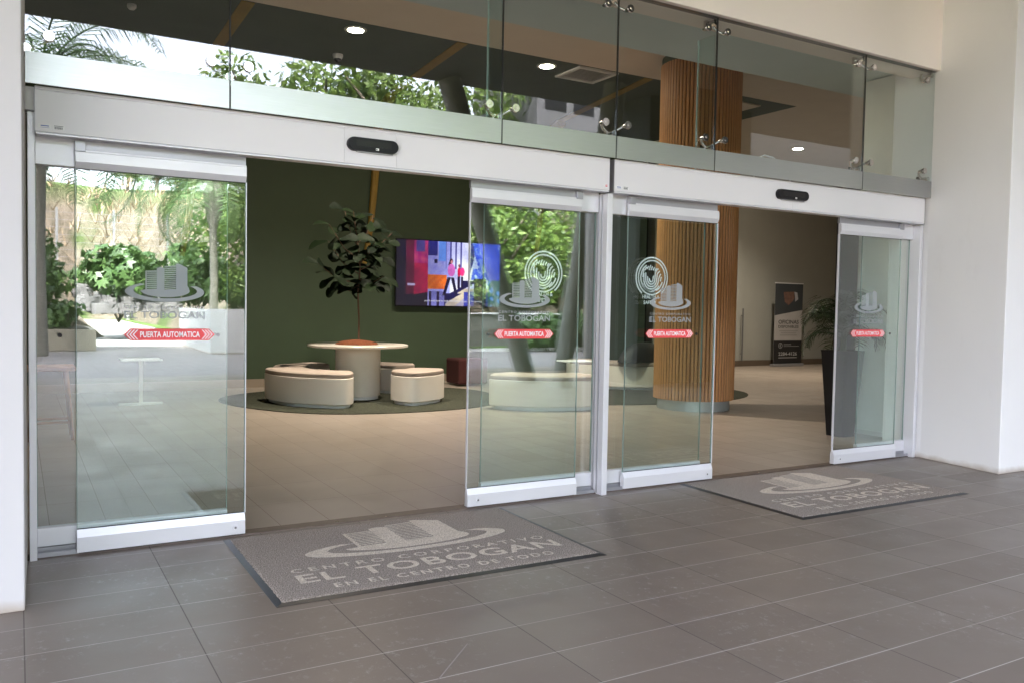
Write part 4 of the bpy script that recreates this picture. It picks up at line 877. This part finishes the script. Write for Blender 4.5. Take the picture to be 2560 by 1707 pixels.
dup(t0, (8.4, 9.93-35, .8), 'tall bright tree rising right of the feather palm', .4, 1.35)
dup(t0, (14.2, 9.93-34, .8), 'tall bright tree, third of the back row', 1.4, 1.45)
dup(t0, (17.6, 9.93-35, .8), 'tall bright tree, fourth of the back row', 3.3, 1.5)
dup(t0, (11.2, 9.93-35.5, .8), 'tall bright tree, second of the back row', 2.4, 1.5)
dup(t1, (14.5, 9.93-37, .8), 'tall dark tree in the back row', 5.4, 1.6)
for i, (x, sc) in enumerate([(6.6, .48), (8.6, .62), (10.8, .55), (13, .66), (15.6, .6), (18.5, .7), (-1.5, .6), (1.2, .5)]):
    dup(t1 if i % 2 else t0, (x, 9.93-(64+i % 3), 8.7), 'small %s tree on the hill crest, number %s from the palm' % ('dark' if i % 2 else 'bright', ('one', 'two', 'three', 'four', 'five', 'six', 'seven', 'eight')[i]), i*1.1, sc)
dup(t1, (-5.2, 9.93-40, 2), 'dark green tree on the left of the hill', 0.7, 1.2)
dup(t1, (11.5, 9.93-41, 1.5), 'dark green tree on the hill behind the bright trees', 1.7, 1.1)
# palms
def palm(x, y, z, h, label, n=17, ln=3.2):
    t = thing('palm_tree', label, 'palm', (x, y, z), 'feather palms of the garden'); b = MB()
    b.tube([(x, y, z-.3), (x+.04, y, z+h*.35), (x, y, z+h*.7), (x+.03, y, z+h*.78), (x, y, z+h*.92), (x, y, z+h)], [.17, .13, .13, .26, .34, .15], 14); b.obj('trunk', mat('palm_bark', (.26, .24, .21), .85, 0, var=.4, vs_=8, bs=.5, bsc=12, bd=.03, sc3=(1, 1, 4)), t, smooth=True)
    b = MB()
    for k in range(n): frond(b, (x, y, z+h), k*2.4+.3, R(random.uniform(-8, 68)), ln*random.uniform(.85, 1.1), R(random.uniform(80, 120)), 46, .022, .75, hang=.8)
    b.obj('fronds', PALM2, t); return t
PALM2 = leafmat('garden_palm_leaf', (.12, .20, .07), (.06, .12, .04), .4, .3)
random.seed(12)
p0 = palm(5.75, 9.93-30, .0, 5.4, 'feather palm beside the path with drooping fronds', 24, 3.8)
dup(p0, (.45, 9.93-22.3, 0), 'feather palm nearest the left end of the terrace', 2.2, 1.13)
dup(p0, (-2.6, 9.93-27, 0), 'feather palm behind the planter box', 4.1, 1.2)
# fence on the hill
t = thing('fence', 'wire fence with pale concrete posts on the dry hill', 'fence', (4, 9.93-39, 2.2))
for k in range(12):
    x = -7+k*2.1; b = MB(); b.box(x-.045, x+.045, 9.93-39.05, 9.93-38.95, 1.2, 5.0); b.obj('post', mat('post_concrete', (.26, .26, .27), .8) if k == 0 else bpy.data.materials['post_concrete'], t)
b = MB()
for k in range(9): b.tube([(-7, 9.93-39, 2.4+k*.3), (16.1, 9.93-39, 2.4+k*.3)], .012, 4)
b.obj('wire', ALUG, t)
b = MB(); random.seed(44)
for k in range(520):
    x = random.uniform(-9, 22); q = random.random(); ym = 36+q*26; z = .2+9.6*max(0, (ym-30)/36)**.75
    for j in range(5):
        a = random.uniform(0, 2*PI); l_ = random.uniform(.5, 1.3); d = Vector((math.cos(a)*.7, math.sin(a)*.7, 1)).normalized(); p = Vector((x, 9.93-ym, z-.2)); e = p+d*l_; s_ = Vector((-math.sin(a), math.cos(a), 0))*.03
        b.add([p-s_, p+s_, e+s_*.3+Vector((0, 0, -.2*l_)), e-s_*.3+Vector((0, 0, -.2*l_))], [(0, 1, 2, 3)])
o = b.obj('dry_brush', leafmat('dry_stalks', (.50, .40, .28), (.30, .21, .12), .8, .2)); o['kind'] = 'stuff'; o['label'] = 'dry brush and stalks scattered over the hill'
